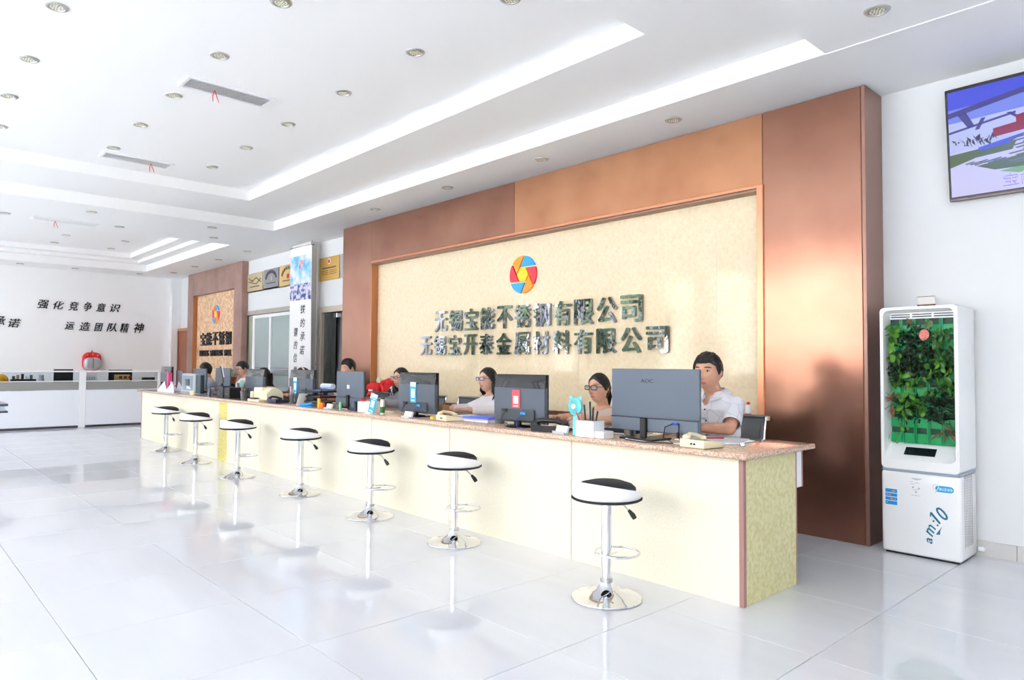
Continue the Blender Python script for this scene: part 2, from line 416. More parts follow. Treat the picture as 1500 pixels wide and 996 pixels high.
def shutter_logo(lab, cx, y, cz, r, depth, name='logo'):
    """six blades round a hexagon, cut from a disc"""
    t = thing(name, lab, 'logo', (cx, y, cz))
    pats = {'orange': mat('logo_orange', (255, 150, 20), .25, coat=.4), 'blue': mat('logo_blue', (20, 160, 245), .25, coat=.4), 'red': mat('logo_red', (222, 40, 66), .25, coat=.4), 'yellow': mat('logo_yellow', (250, 206, 16), .25, coat=.4)}
    h = r * .45; gap = r * .045
    hexv = [(h * math.cos(math.radians(a)), h * math.sin(math.radians(a))) for a in range(0, 360, 60)]
    def line_clip(poly, px, py, nx, ny, off):
        out = []; n = len(poly)
        for i in range(n):
            a = poly[i]; b = poly[(i + 1) % n]
            da = (a[0] - px) * nx + (a[1] - py) * ny - off; db = (b[0] - px) * nx + (b[1] - py) * ny - off
            if da >= 0: out.append(a)
            if (da >= 0) != (db >= 0):
                s_ = da / (da - db); out.append((a[0] + (b[0] - a[0]) * s_, a[1] + (b[1] - a[1]) * s_))
        return out
    disc = [(r * math.cos(2 * PI * k / 72), r * math.sin(2 * PI * k / 72)) for k in range(72)]
    yf = lambda u, v, d: Vector((u, -d, v))
    hx = [(.93 * a, .93 * b) for a, b in hexv]
    obj('centre_plate', MB().prism(hx, yf, 0, depth), pats['yellow'], t, None)
    for k in range(6):
        # edge lines of the hexagon extended: blade k lies outside edge k and inside (clockwise side) of edge k+1
        a0, a1 = hexv[k], hexv[(k + 1) % 6]; b0, b1 = hexv[(k + 1) % 6], hexv[(k + 2) % 6]
        n0 = (math.cos(math.radians(60 * k + 30)), math.sin(math.radians(60 * k + 30)))
        n1 = (math.cos(math.radians(60 * k + 90)), math.sin(math.radians(60 * k + 90)))
        poly = line_clip(disc, a0[0], a0[1], n0[0], n0[1], gap)
        poly = line_clip(poly, b0[0], b0[1], -n1[0], -n1[1], gap)
        # the piece outside both edges belongs to blade k+1
        colr = ['red', 'blue', 'orange'][k % 3] if name else ''
        obj('blade', MB().prism(poly, yf, 0, depth), pats[colr], t, None)
    return t
lg = shutter_logo('round shutter logo of orange, blue and red blades above the large steel lettering', -5.667, 5.409, 2.30, .213, .025)

# ---------------------------------------------------------------- second feature wall, far
f2 = thing('feature_wall', 'smaller distant copper sign wall with granular beige niche', 'feature wall', (-15.6, 5.5, 0))
O = Vector((15.6, -5.5, 0))
cop2 = mat('dull_copper_sheet', (172, 140, 130), .38, metal=.5, rgb2=(150, 118, 108), scale=2)
obj('side_panel', fbox(-17.23, -16.87, 5.50, YB, 0, ZT), cop2, f2, None); obj('side_panel', fbox(-14.41, -14.00, 5.50, YB, 0, ZT), cop2, f2, None)
obj('lintel_panel', fbox(-16.868, -14.412, 5.502, YB, 2.826, ZT), cop2, f2, None)
obj('reveal', fbox(-16.87, -16.86, 5.503, 5.62, 0, 2.826, .001), MATS['jamb_copper'], f2, None)
obj('stone_panel', fbox(-16.86, -14.41, 5.60, 5.628, .02, 2.824, .001), mat('granular_beige_stone', (232, 200, 164), .55, rgb2=(196, 156, 122), scale=16, bump=.3, bscale=60), f2, None)
shutter_logo('small shutter logo on the distant beige stone niche', -15.65, 5.598, 2.351, .204, .02)
wall_sign('company_lettering', 'row of five dark characters on the distant beige niche', '宝能不锈钢',
          [(-16.58 + k * .3785, -16.58 + k * .3785 + .33, 1.674, 1.964) for k in range(5)], fr_back(5.60), mat('dark_steel_letter', (44, 46, 50), .3, metal=.6), .03, .025, base=(-15.6, 5.6, 1.8))
t = thing('company_lettering', 'row of small dark capital letters on the distant beige niche', 'lettering', (-15.6, 5.6, 1.5))
wd = [1] * 6; X0 = -16.62; pos = 0
word = 'BAONENG STAINLESS STEEL'; step = (16.62 - 14.70) / len(word)
for k, ch in enumerate(word):
    if ch == ' ': continue
    a = X0 + k * step; w_ = step * (.35 if ch == 'I' else .9)
    text_obj('character', ch, a, a + w_, 1.436, 1.570, lambda u, v, d: fr_back(5.60)(u, v, d) - Vector((-15.6, 5.6, 1.5)), MATS['dark_steel_letter'], t, .03, .02)

# ---------------------------------------------------------------- door beyond, sliding glass office front, glass door
dr = struct('door_1', MB().box(-18.12, -17.25, YB - .05, YB, 0, 2.05, .004, 1), mat('red_brown_door', (150, 84, 48), .4, rgb2=(128, 66, 36), scale=5, stretch=(8, 1, 1)))
obj('door_frame', MB().box(-18.18, -17.1, YB - .07, YB - .001, 2.05, 2.12, .004, 1), mat('door_frame_wood', (176, 122, 88), .4), dr, None)
obj('door_frame', MB().box(-18.18, -18.12, YB - .07, YB - .001, 0, 2.05, .004, 1), MATS['door_frame_wood'], dr, None)
GW = mat('office_glass', (150, 166, 166), .06, alpha=1, metal=0, coat=.6)
w2 = struct('window_2', MB().box(-14.7, -11.95, YB - .02, YB + .12, 2.245, 2.33, .003, 1), mat('grey_steel_lintel', (176, 170, 160), .45, metal=.3))
obj('frame_rail', MB().box(-13.72, -11.95, YB - .01, YB + .03, 2.17, 2.235, .003, 1), WHITEP, w2, None)
for a, b in ((-13.72, -13.63), (-12.94, -12.86)):
    obj('frame_post', MB().box(a, b, YB - .012, YB + .03, 0, 2.17, .003, 1), WHITEP, w2, None)
obj('side_pane', MB().box(-14.7, -13.73, YB + .03, YB + .04, 0, 2.24), mat('side_glass', (176, 178, 160), .08, coat=.5), w2, None)
for a, b in ((-13.63, -12.94), (-12.86, -11.95)):
    pn = obj('pane', MB().box(a, b, YB + .008, YB + .016, 0, 2.17), GW, w2, None)
    for z0, z1 in ((1.19, 1.205), (1.06, 1.075)):
        obj('stripe', MB().box(a, b, YB + .004, YB + .007, z0, z1), mat('purple_stripe', (96, 74, 120), .5), pn, None)
    for k in range(8):
        q = a + .12 + k * (b - a - .2) / 8
        obj('stripe_mark', MB().box(q, q + .05, YB + .004, YB + .007, 1.10, 1.165), mat('grey_mark', (128, 134, 130), .5), pn, None)
d2 = struct('door_2', MB().box(-10.90, -9.6, YB - .03, YB + .1, 2.14, 2.24, .003, 1), mat('beige_steel_lintel', (190, 180, 166), .45, metal=.3))
obj('door_frame', MB().box(-10.90, -10.82, YB - .03, YB + .1, 0, 2.14, .003, 1), MATS['beige_steel_lintel'], d2, None)
obj('pane', MB().box(-10.80, -10.42, YB + .02, YB + .03, 0.02, 2.12), mat('dark_door_glass', (52, 56, 56), .05, coat=.5), d2, None)
obj('pane', MB().box(-10.40, -9.6, YB + .05, YB + .06, 0.02, 2.12), mat('darker_door_glass', (30, 28, 26), .08, coat=.4), d2, None)
obj('clamp', MB().box(-10.47, -10.36, YB + .01, YB + .07, 2.05, 2.12, .003, 1), CHROME, d2, None)

# award plaques on the back wall
def plaque(x0, x1, z0, z1, m, lab, kind):
    y = YB - .001; t = thing('award_plaque', lab, 'plaque', ((x0 + x1) / 2, y, (z0 + z1) / 2), group='award plaques above the office doors')
    W, H = (x1 - x0) / 2, (z1 - z0) / 2
    obj('plate', MB().box(-W, W, -.02, 0, -H, H, .003, 1), m, t, None)
    dk = mat('plaque_ink', (74, 62, 44), .6) if kind != 'grey' else mat('plaque_grey_ink', (66, 66, 72), .6)
    def mark(nm, a, b, c_, d_, mm): obj(nm, MB().box(a * W, b * W, -.023, -.0201, c_ * H, d_ * H), mm, t, None)
    if kind in ('arc', 'grey'):
        n = 9
        for k in range(n):
            a = PI * (.1 + .8 * k / (n - 1)); cx, cz = .72 * W * math.cos(a), -.15 * H + .85 * H * math.sin(a)
            obj('letter_mark', MB().box(-.028, .028, -.023, -.0201, -.03, .03, M=T(cx, 0, cz) @ R(-(a - PI / 2), 'Y')), dk, t, None)
    elif kind == 'lines':
        mark('letter_mark', -.7, .7, .0, .1, dk)
        for k in range(6): mark('text_line', -.8 + (k % 2) * .85, -.1 + (k % 2) * .85, -.2 - .12 * (k // 2) * 1.3, -.16 - .12 * (k // 2) * 1.3, dk)
    else:
        obj('drawn_curve', MB().tube([(-.8 * W, -.021, .5 * H), (-.3 * W, -.021, .1 * H), (.2 * W, -.021, .45 * H), (.8 * W, -.021, -.1 * H)], .008, 6), dk, t)
        obj('drawn_curve', MB().tube([(-.8 * W, -.021, .1 * H), (.2 * W, -.021, -.25 * H), (.8 * W, -.021, .3 * H)], .008, 6), dk, t)
    if kind != 'lines': mark('text_line', -.62, .62, -.55, -.46, dk)
    if kind == 'grey': obj('emblem', MB().prism([(.05 * math.cos(a), .05 * math.sin(a)) for a in [x_ * PI / 8 for x_ in range(-4, 5)]] + [(.02, .03), (.02, -.03)], lambda u, v, d: Vector((u, -.021 - d, v)), 0, .004), mat('emblem_yellow', (240, 190, 60), .4), t, None)
    elif kind in ('arc', 'lines'):
        ez = .6 * H if kind == 'lines' else -.02
        obj('emblem', MB().cyl(.05, 0, .004, M=T(0, -.021, ez) @ R(PI / 2, 'X')), mat('emblem_white', (236, 226, 214), .5) if kind == 'lines' else RED, t, None)
        obj('emblem_core', MB().cyl(.032, 0, .004, M=T(0, -.026, ez) @ R(PI / 2, 'X')), mat('emblem_red', (190, 50, 46), .5), t, None)
GOLD = mat('gold_plate', (206, 176, 118), .35, metal=.3); GREYPL = mat('grey_plate', (142, 142, 146), .4, metal=.3); PALEG = mat('pale_gold_plate', (190, 176, 142), .4, metal=.2)
plaque(-14.0, -13.27, 2.72, 3.08, PALEG, 'pale gold plaque with drawn curves beside the distant copper wall', 'curve')
plaque(-13.2, -12.55, 2.73, 3.09, GREYPL, 'grey metal plaque with small yellow emblem above the glass office front', 'grey')
plaque(-12.5, -11.77, 2.71, 3.10, GOLD, 'gold plaque with arched lettering partly behind the hanging banner', 'arc')
plaque(-10.92, -10.25, 2.68, 3.07, mat('gold_plate_2', (200, 160, 84), .35, metal=.3), 'gold plaque with white round emblem above the dark glass door', 'lines')
plaque(-10.2, -9.5, 2.68, 3.07, mat('silver_plate', (176, 178, 186), .4, metal=.3), 'silver plaque cut off by the large copper wall', 'lines')
# ================================================================ RECEPTION COUNTER
DX0, DX1, DY0, DY1 = -13.04, -1.91, 3.451, 4.07
dk = thing('reception_counter', 'long cream speckled reception counter body with brown edge strips', 'counter', ((DX0 + DX1) / 2, DY0, 0))
OD = Vector((-(DX0 + DX1) / 2, -DY0, 0))
def dbox(x0, x1, y0, y1, z0, z1, bev=.002): return MB().box(x0 + OD.x, x1 + OD.x, y0 + OD.y, y1 + OD.y, z0, z1, bev, 1)
js = [-13.04, -11.9, -10.68, -9.475, -9.19, -8.14, -6.90, -5.65, -4.47, -3.15, -1.935]
for k in range(10):
    y_ = k == 3
    o = obj('front_panel', dbox(js[k] + .003, js[k + 1] - .003, DY0, DY0 + .02, 0.0, .784, .0015), YEL if y_ else CREAM, dk, None)
    if y_: o['label'] = 'narrow yellow panel'
obj('end_panel', dbox(DX1 - .02, DX1 - .001, DY0 + .026, DY1 - .012, 0, .784), mat('end_laminate_shaded', (224, 218, 174), .35, rgb2=(204, 196, 136), scale=45), dk, None, label='cream end panel with shade put into its colour')  # near end is the front laminate again, its shade put into the colour
obj('end_panel', dbox(DX0, DX0 + .02, DY0 + .026, DY1 - .012, 0, .784), CREAM, dk, None)
for x_ in (DX1 - .0255, DX0 - .003):
    obj('edge_strip', dbox(x_, x_ + .0265, DY0 - .003, DY0 + .025, 0, .785, .001), ROSE, dk, None)
    obj('edge_strip', dbox(x_, x_ + .026, DY1 - .012, DY1, 0, .785, .001), ROSE, dk, None)
obj('carcass', dbox(DX0 + .03, DX1 - .03, DY0 + .022, DY0 + .04, .01, .783), mat('carcass_board', (120, 110, 96), .7), dk, None)
for k in range(1, 9):
    x_ = DX0 + k * (DX1 - DX0) / 9
    obj('divider', dbox(x_ - .01, x_ + .01, DY0 + .04, DY1, .0, .783), MATS['carcass_board'], dk, None)
obj('kick_board', dbox(DX0 + .03, DX1 - .03, DY1 - .2, DY1 - .18, 0, .783), MATS['carcass_board'], dk, None)
obj('drawer_box', dbox(-2.35, -1.922, DY1 + .005, DY1 + .09, .56, .783), WHITEP, dk, None, label='white drawer side with brown edge')
obj('drawer_edge', dbox(-2.35, -1.918, DY1 + .09, DY1 + .10, .56, .783), ROSE, dk, None)
TZ = .82
ct = MB().box(DX0 - .05, -1.86, 3.385, 4.22, .786, TZ, .012, 3)
o = obj('countertop', ct, GRANITE, None, 30); tag(o, 'polished pinkish granite worktop along the whole reception counter', 'countertop')

# ================================================================ BAR STOOLS
def make_stool():
    t = thing('bar_stool', '', 'stool', (0, 0, 0), group='white and black bar stools before the counter')
    obj('base', MB().lathe([(.001, .0), (.192, .0), (.195, .004), (.192, .010), (.15, .018), (.10, .032), (.06, .052), (.038, .078), (.032, .094), (.001, .094)], 48, cap=False), CHROME, t, 50)
    obj('collar', MB().lathe([(.02, .088), (.034, .09), (.036, .1), (.034, .112), (.02, .114)], 24), STEEL, t, 50)
    obj('lower_tube', MB().cyl(.0235, .09, .19, n=24), CHROME, t)
    obj('column', MB().cyl(.0285, .175, .535, n=28), CHROME, t)
    pts = [(.125 * math.cos(a) , .092 + .125 * math.sin(a), .235) for a in [2 * PI * k / 36 for k in range(36)]]
    fr_ = MB().tube(pts, .007, 8, loop=True); fr_.tube([(0, .02, .235), (0, .092, .235)], .006, 6)
    obj('footrest', fr_, CHROME, t)
    lv = obj('lever', MB().tube([(.02, .02, .532), (.06, .065, .515), (.085, .09, .48)], .004, 6), STEEL, t)
    obj('lever_grip', MB().tube([(.083, .088, .483), (.10, .104, .455), (.108, .112, .437)], [.008, .015, .013], 10), BLACK, lv)
    # seat: flared white shell, high at the front (-y) side, black cushion inside
    n = 48
    def rg(r, fz): return [Vector((r * math.cos(2 * PI * k / n), r * math.sin(2 * PI * k / n), fz(-math.sin(2 * PI * k / n)))) for k in range(n)]
    top = lambda q: .613 + .036 * q
    # q = 1 towards -y, -1 towards +y
    sh = MB().rings([rg(.14, lambda q: .556), rg(.184, lambda q: .556), rg(.192, lambda q: .562), rg(.191, lambda q: top(q) - .02), rg(.186, lambda q: top(q) - .006), rg(.176, lambda q: top(q)), rg(.165, lambda q: top(q) - .01), rg(.155, lambda q: .565)])
    obj('seat_shell', sh, LEATHER_W, t, 60)
    cu = MB().rings([rg(.15, lambda q: .565), rg(.162, lambda q: min(.60, top(q) - .010)), rg(.160, lambda q: .612 + .004 * q), rg(.14, lambda q: .630 + .003 * q), rg(.09, lambda q: .643), rg(.04, lambda q: .647), rg(.005, lambda q: .648)])
    obj('seat_cushion', cu, LEATHER_B, t, 60)
    obj('seat_rim', MB().lathe([(.03, .538), (.17, .540), (.188, .544), (.196, .549), (.196, .556), (.17, .559), (.03, .559)], 48), LEATHER_B, t, 50)
    obj('mount_plate', MB().box(-.07, .07, -.07, .07, .530, .539, .002, 1), BLACK, t, None)
    return t
st = make_stool()
spots = [(-2.501, 3.03, 'nearest bar stool, standing before the large monitor end of the counter'), (-4.0, 3.137, 'second bar stool, before the counter spot with the curved black monitor and red card'),
         (-5.138, 3.134, 'third bar stool from the near counter end, footrest towards the counter'), (-6.467, 3.154, 'middle bar stool of the seven, before the square grey monitor'),
         (-7.912, 3.099, 'bar stool just on the near side of the yellow counter strip'), (-9.361, 3.124, 'bar stool just on the far side of the yellow counter strip'), (-10.907, 3.221, 'farthest bar stool, at the far end of the counter')]
for k, (x, y, lab) in enumerate(spots):
    rz = [0, .12, -.18, .2, -.12, -.25, -.35][k]
    if k == 0: st.location = (x, y, 0); st['label'] = lab
    else: dup(st, (x, y, 0), rz, lab)

# ================================================================ DOWNLIGHTS AND GRILLES
def make_light():
    t = thing('downlight', '', 'ceiling light', (0, 0, 0), group='round ceiling downlights')
    obj('rim', MB().lathe([(.052, -.002), (.056, -.012), (.072, -.010), (.080, -.001), (.080, .0), (.052, 0)], 28), mat('satin_nickel', (176, 176, 172), .35, metal=.5), t, 50)
    obj('lens', MB().cyl(.053, -.006, -.001, n=24), mat('lens_glass', (206, 208, 200), .25, rgb2=(150, 150, 140), scale=60), t)
    g = MB()
    pts = [(0, 0)] + [(.02 * math.cos(a), .02 * math.sin(a)) for a in [k * PI / 3 for k in range(6)]] + [(.039 * math.cos(a), .039 * math.sin(a)) for a in [k * PI / 6 for k in range(12)]]
    for x, y in pts: g.cyl(.006, -.010, -.006, x, y, n=6)
    obj('led_bead', g, mat('led_bead', (240, 236, 210), .3), t)['kind'] = 'stuff'
    return t
L0 = make_light(); used_L = False; L0.scale = (.9, .9, .9)
def place_light(x, y, z, lab):
    global used_L
    if not used_L: L0.location = (x, y, z); L0['label'] = lab; used_L = True
    else: dup(L0, (x, y, z), label=lab)
rows = ['row farthest from sign wall', 'middle row', 'row nearest sign wall']
cols = ['first', 'second', 'third', 'fourth', 'fifth', 'sixth']
for j, y in enumerate((.85, 1.91, 2.965)):
    for i, x in enumerate((-3.25, -4.31, -5.39, -6.48, -7.515, -8.54)):
        if (i == 0 and j < 2) or (i == 1 and j < 1) or (i == 5 and j == 0): continue
        place_light(x, y, 3.635, 'downlight in raised ceiling tray, %s column from near end, %s' % (cols[i], rows[j]))
place_light(-8.55, .9, 3.635, 'downlight in raised ceiling tray cut by the left picture edge')
for x, w_ in ((-3.346, 'nearest'), (-4.908, 'second'), (-6.463, 'third'), (-8.047, 'farthest')):
    place_light(x, 4.92, ZC, 'downlight in low ceiling strip over the large sign wall, %s of its four' % w_)
place_light(-1.492, 4.244, ZC, 'round downlight in the flat ceiling nearest the wall television')
for x, y, w_ in ((-10.931, 2.2, 'beside the far grille, nearest one'), (-11.893, 1.342, 'beyond the far grille at the picture edge'), (-11.84, 2.761, 'just past the end of the far grille'), (-10.885, 3.804, 'near the tray corner'), (-11.76, 4.136, 'towards the office doors')):
    place_light(x, y, ZC, 'downlight in flat ceiling band between the trays, %s' % w_)
for x, w_ in ((-12.77, 'nearest'), (-14.193, 'second'), (-15.577, 'third'), (-17.0, 'farthest')):
    place_light(x, 5.1, ZC, 'round downlight over the distant copper wall, %s of its four' % w_)
for x, y, w_ in ((-15.282, 2.672, 'near left'), (-16.4, 2.674, 'far left'), (-15.207, 3.66, 'near right'), (-16.417, 3.685, 'far right')):
    place_light(x, y, 3.67, 'round downlight in the distant stepped tray, %s' % w_)
for y, w_ in ((2.3, 'left'), (3.3, 'middle'), (4.6, 'right')):
    place_light(-17.8, y, ZC, 'faint round downlight close to the far lettered wall, %s' % w_)

def grille(x0, x1, y0, y1, z, lab, tape_y):
    t = thing('air_grille', lab, 'air vent', ((x0 + x1) / 2, (y0 + y1) / 2, z), group='ceiling air grilles')
    W, H = (x1 - x0) / 2, (y1 - y0) / 2
    f = MB(); f.box(-W, W, -H, -H + .03, -.014, 0, .002, 1); f.box(-W, W, H - .03, H, -.014, 0, .002, 1); f.box(-W, -W + .03, -H + .03, H - .03, -.014, 0, .002, 1); f.box(W - .03, W, -H + .03, H - .03, -.014, 0, .002, 1)
    obj('frame', f, WHITEP, t, None)
    obj('backing', MB().box(-W + .03, W - .03, -H + .03, H - .03, -.004, -.001), mat('vent_backing', (196, 196, 198), .7), t, None)
    n = 7; sm = MB().box(-.011, .011, -H + .03, H - .03, -.0015, .0015, M=R(.5, 'Y')).mesh('slat', mat('vent_slat', (240, 240, 240), .5))
    for k in range(n): link('slat', sm, t, (-W + .05 + (2 * W - .1) * k / (n - 1), 0, -.009))
    tp = thing('ribbon', 'red ribbon on the ' + lab.split(',')[0].replace('white slatted ', '').replace('raised ceiling tray', 'raised tray'), 'ribbon', ((x0 + x1) / 2, tape_y, z - .014), group='red ribbons on the air grilles')
    for s_ in (-.5, .6):
        obj('strand', MB().tube([(0, 0, 0), (.0, s_ * .03, -.05), (0, s_ * .045 + .01, -.10)], [.003, .004, .003], 5), RED, tp)
grille(-6.22, -5.94, 1.86, 2.60, 3.635, 'white slatted grille in the raised ceiling tray nearer the camera, with a red ribbon', 2.12)
grille(-9.0, -8.72, 1.86, 2.60, 3.635, 'white slatted grille at the far end of the raised ceiling tray, with a red ribbon', 2.38)
grille(-12.08, -11.84, 1.66, 2.50, ZC, 'white slatted grille in the flat band between the trays, with a red ribbon', 1.95)

# ================================================================ WALL TELEVISION
tv = thing('television', 'large wall television tilted forward above the plant cabinet', 'television', (-0.83, 5.57, 2.84))
tv.rotation_euler = (math.radians(6), 0, 0)
obj('bezel', MB().box(-.665, .665, -.045, 0, -.385, .385, .006, 2), mat('tv_black', (22, 20, 24), .3), tv, None)
obj('chin', MB().box(-.66, .66, -.052, -.01, -.392, -.372, .003, 1), mat('tv_chin', (96, 88, 84), .35, metal=.5), tv, None)
obj('wall_mount', MB().box(-.2, .2, 0, .06, -.1, .1, .003, 1), BLACK, tv, None)
SW, SH = .648, .362
def emat(nm, rgb, e=1.0):
    m = mat(nm, rgb, .3); b = m.node_tree.nodes['Principled BSDF']
    b.inputs['Emission Color'].default_value = (*lin(rgb), 1); b.inputs['Emission Strength'].default_value = e * .55; b.inputs['Base Color'].default_value = (.01, .01, .01, 1); b.inputs['Roughness'].default_value = .15
    return m
EX = {}
# picture: sky in bands, gantry beams, red crane, stacked steel, grass
scr = thing('x', 'x', 'x'); bpy.data.objects.remove(scr)
sc = obj('screen', MB().box(-SW, SW, -.0465, -.044, -SH + .005, SH), emat('screen_sky_blue', (70, 84, 235)), tv, None)
def pic(nm, polys, mname, rgb, lay):
    m = MB()
    for p in polys: m.prism([(-SW + 2 * SW * u, SH - 2 * SH * v) for u, v in p], lambda u, v, d: Vector((u, -d, v)), .0466 + lay * .0004, .0469 + lay * .0004)
    obj(nm, m, emat(mname, rgb), sc, None)
pic('picture_sky', [[(0, .17), (1, .12), (1, .3), (0, .3)]], 'screen_sky_mid', (120, 140, 245), 0)
pic('picture_haze', [[(0, .3), (1, .24), (1, .62), (0, .62)]], 'screen_haze', (190, 200, 250), 1)
pic('picture_ground', [[(0, .58), (1, .5), (1, 1), (0, 1)]], 'screen_ground', (206, 204, 246), 2)
pic('picture_grass', [[(0, .6), (.3, .56), (.28, .64), (.12, .66), (0, .72)], [(.12, .74), (.5, .66), (.5, .82), (.2, .8)]], 'screen_grass', (84, 104, 52), 3)
pic('picture_lawn', [[(.22, .82), (.5, .76), (.6, .84), (.3, .86)]], 'screen_lawn', (120, 170, 120), 3)
pic('picture_beam', [[(0, .2), (.5, .05), (1, 0), (1, .05), (.5, .1), (0, .25)], [(.04, .22), (.08, .21), (.12, .36), (.09, .37)], [(0, .38), (.3, .3), (.3, .32), (0, .4)], [(.26, .3), (.28, .3), (.36, .42), (.34, .42)], [(.15, .3), (.17, .3), (.14, .4), (.12, .4)]], 'screen_beam', (66, 66, 150), 4)
pic('picture_crane', [[(.2, .42), (.3, .4), (.3, .34), (.34, .33), (.34, .42), (.6, .37), (.6, .44), (.2, .5)]], 'screen_crane', (150, 40, 76), 5)
rnd = random.Random(3)
pic('picture_scrap', [[(.01 + .014 * k, .5 + rnd.uniform(-.07, .05)), (.03 + .014 * k, .47 + rnd.uniform(-.03, .03)), (.035 + .014 * k, .52 + rnd.uniform(-.03, .05))] for k in range(14)], 'screen_scrap_dark', (54, 54, 84), 5)
pic('picture_scrap_light', [[(.02 + .013 * k, .46 + rnd.uniform(0, .07)), (.028 + .013 * k, .46 + rnd.uniform(0, .05)), (.026 + .013 * k, .5 + rnd.uniform(0, .05))] for k in range(14)], 'screen_scrap_light', (196, 196, 226), 6)
pic('picture_stack', [[(.13, .57), (.36, .5), (.26, .58), (.14, .6)]], 'screen_blue_sheet', (74, 90, 226), 6)
pic('picture_bars', [[(.26 + .03 * (k % 3), .54 + .022 * k), (.62, .48 + .022 * k), (.62, .488 + .022 * k), (.27 + .03 * (k % 3), .552 + .022 * k)] for k in range(11)] + [[(.07 + .02 * k, .70 + .01 * (k % 3)), (.11 + .02 * k, .69 + .01 * (k % 3)), (.115 + .02 * k, .70 + .01 * (k % 3)), (.075 + .02 * k, .715 + .01 * (k % 3))] for k in range(9)], 'screen_bar', (98, 108, 120), 7)
tx = None
for k, ch in enumerate('宝能'):
    a = -SW + 2 * SW * (.235 + .075 * k)
    text_obj('caption_character', ch, a, a + .085, -SH + .025, -SH + .105, lambda u, v, d: Vector((u, -.0496 - d, v)), emat('screen_caption', (110, 92, 214)), sc, 0, .0005)
    text_obj('caption_character', ch, a + .002, a + .087, -SH + .029, -SH + .109, lambda u, v, d: Vector((u, -.0503 - d, v)), emat('screen_caption_light', (206, 200, 246)), sc, 0, .0005)

# outlet / box at the right picture edge
sw = thing('wall_box', 'grey edge of a wall box under the television at the picture edge', 'wall box', (-0.955, YB - .002, 2.28))
obj('housing', MB().box(-.115, .115, -.03, 0, -.12, .09, .004, 1), mat('box_grey', (180, 172, 170), .5), sw, None)
# ================================================================ PLANT AIR CABINET
pc = thing('plant_cabinet', 'tall white air-purifier cabinet with a planted green front and am:10 lettering', 'air purifier', (-1.612, 5.42, 0))
PW = .243   # half width
def pbox(*a, **k): return MB().box(*a, **k)
lowb = MB().box(-PW, PW, -.18, .18, .012, .568, .022, 3)
obj('lower_body', lowb, mat('purifier_white', (246, 248, 250), .18, coat=.4), pc, 40)
PWM = MATS['purifier_white']
obj('foot', MB().box(-PW + .02, PW - .02, -.16, .16, 0, .014), BLACK, pc, None)
obj('seam_band', MB().box(-PW + .004, PW - .004, -.176, .176, .560, .590, .012, 2), mat('grey_seam', (150, 166, 180), .3), pc, None)
# upper frame: rounded bezel ring around a recess
def rrect(x0, x1, z0, z1, r, n=6):
    p = []
    for cx, cz, a0 in ((x1 - r, z1 - r, 0), (x0 + r, z1 - r, 90), (x0 + r, z0 + r, 180), (x1 - r, z0 + r, 270)):
        for k in range(n + 1):
            a = math.radians(a0 + 90 * k / n); p.append((cx + r * math.cos(a), cz + r * math.sin(a)))
    return p
def ring_y(p, y): return [Vector((u, y, v)) for u, v in p]
outer = rrect(-PW, PW, .582, 1.70, .03); inner = rrect(-PW + .024, PW - .026, .650, 1.680, .04)
inner = [(u, v) for u, v in inner]
inner2 = rrect(-PW + .035, PW - .034, .755, 1.668, .02)
ub = MB().rings([ring_y(outer, .18), ring_y(outer, -.16), ring_y([(u * .985, 1.167 + (v - 1.167) * .997) for u, v in outer], -.18), ring_y(inner, -.18), ring_y(inner2, -.06)], cap=False)
f_ = ub.bm
bmesh.ops.holes_fill(ub.bm, edges=[e for e in ub.bm.edges if len(e.link_faces) == 1 and all(v.co.y > .17 for v in e.verts)], sides=0)
obj('upper_housing', ub, PWM, pc, 40)
GRN = mat('green_planter_plastic', (10, 150, 84), .35)
SOIL = mat('dark_soil', (44, 34, 28), .9, rgb2=(24, 20, 16), scale=40)
obj('green_backing', MB().box(-PW + .03, PW - .028, -.045, -.035, .755, 1.668), mat('deep_green_plastic', (4, 70, 40), .4), pc, None)
obj('top_vent', MB().box(-PW + .035, PW - .034, -.075, -.06, 1.62, 1.668, .003, 1), WHITEP, pc, None)
for k in range(3):
    obj('vent_slot', MB().box(-PW + .045 + k * .135, -PW + .165 + k * .135, -.077, -.0752, 1.632, 1.639), BLACK, pc, None)
    obj('vent_slot', MB().box(-PW + .045 + k * .135, -PW + .165 + k * .135, -.077, -.0752, 1.648, 1.654), BLACK, pc, None)
obj('control_panel', MB().box(-.105, .085, -.0045, .0035, -.034, .034, .001, 1, M=T(0, -.122, .706) @ R(math.radians(-49), 'X')), mat('glass_panel_black', (22, 34, 38), .1), pc, None)
# pocket planters: 5 columns x 8 rows
PX0, PX1, PZ0, PZ1 = -PW + .036, PW - .034, .758, 1.618
nc, nr = 5, 8; cw = (PX1 - PX0) / nc; rh = (PZ1 - PZ0) / nr
pk = MB(); wf_ = cw - .022
pk.box(.002, wf_, -.035, -.031, 0, rh * .62); pk.box(.002, wf_, -.031, 0, 0, .004); pk.box(.002, .006, -.031, 0, 0, rh * .6)
pk_me = pk.mesh('pocket', GRN)
soil_me = MB().box(.006, wf_ - .002, -.029, 0, rh * .3, rh * .42).mesh('soil', SOIL)
rung_me = MB().box(0, .014, -.006, 0, 0, .0035).mesh('rung', GRN)
for i in range(nc):
    for j in range(nr):
        p_ = link('pocket', pk_me, pc, (PX0 + i * cw, -.045, PZ0 + j * rh))
        link('soil', soil_me, p_)
    if i:
        lad = MB()
        lad.box(0, .003, -.04, -.034, PZ0, PZ1); lad.box(.016, .019, -.04, -.034, PZ0, PZ1)
        k = 0
        z = PZ0
        while z < PZ1: lad.box(.003, .016, -.039, -.035, z, z + .004); z += .0095
        lad.xf(T(PX0 + i * cw - .020, -.045, 0)); obj('slotted_rail', lad, mat('bright_green_plastic', (20, 176, 104), .35), pc, None)['kind'] = 'stuff'
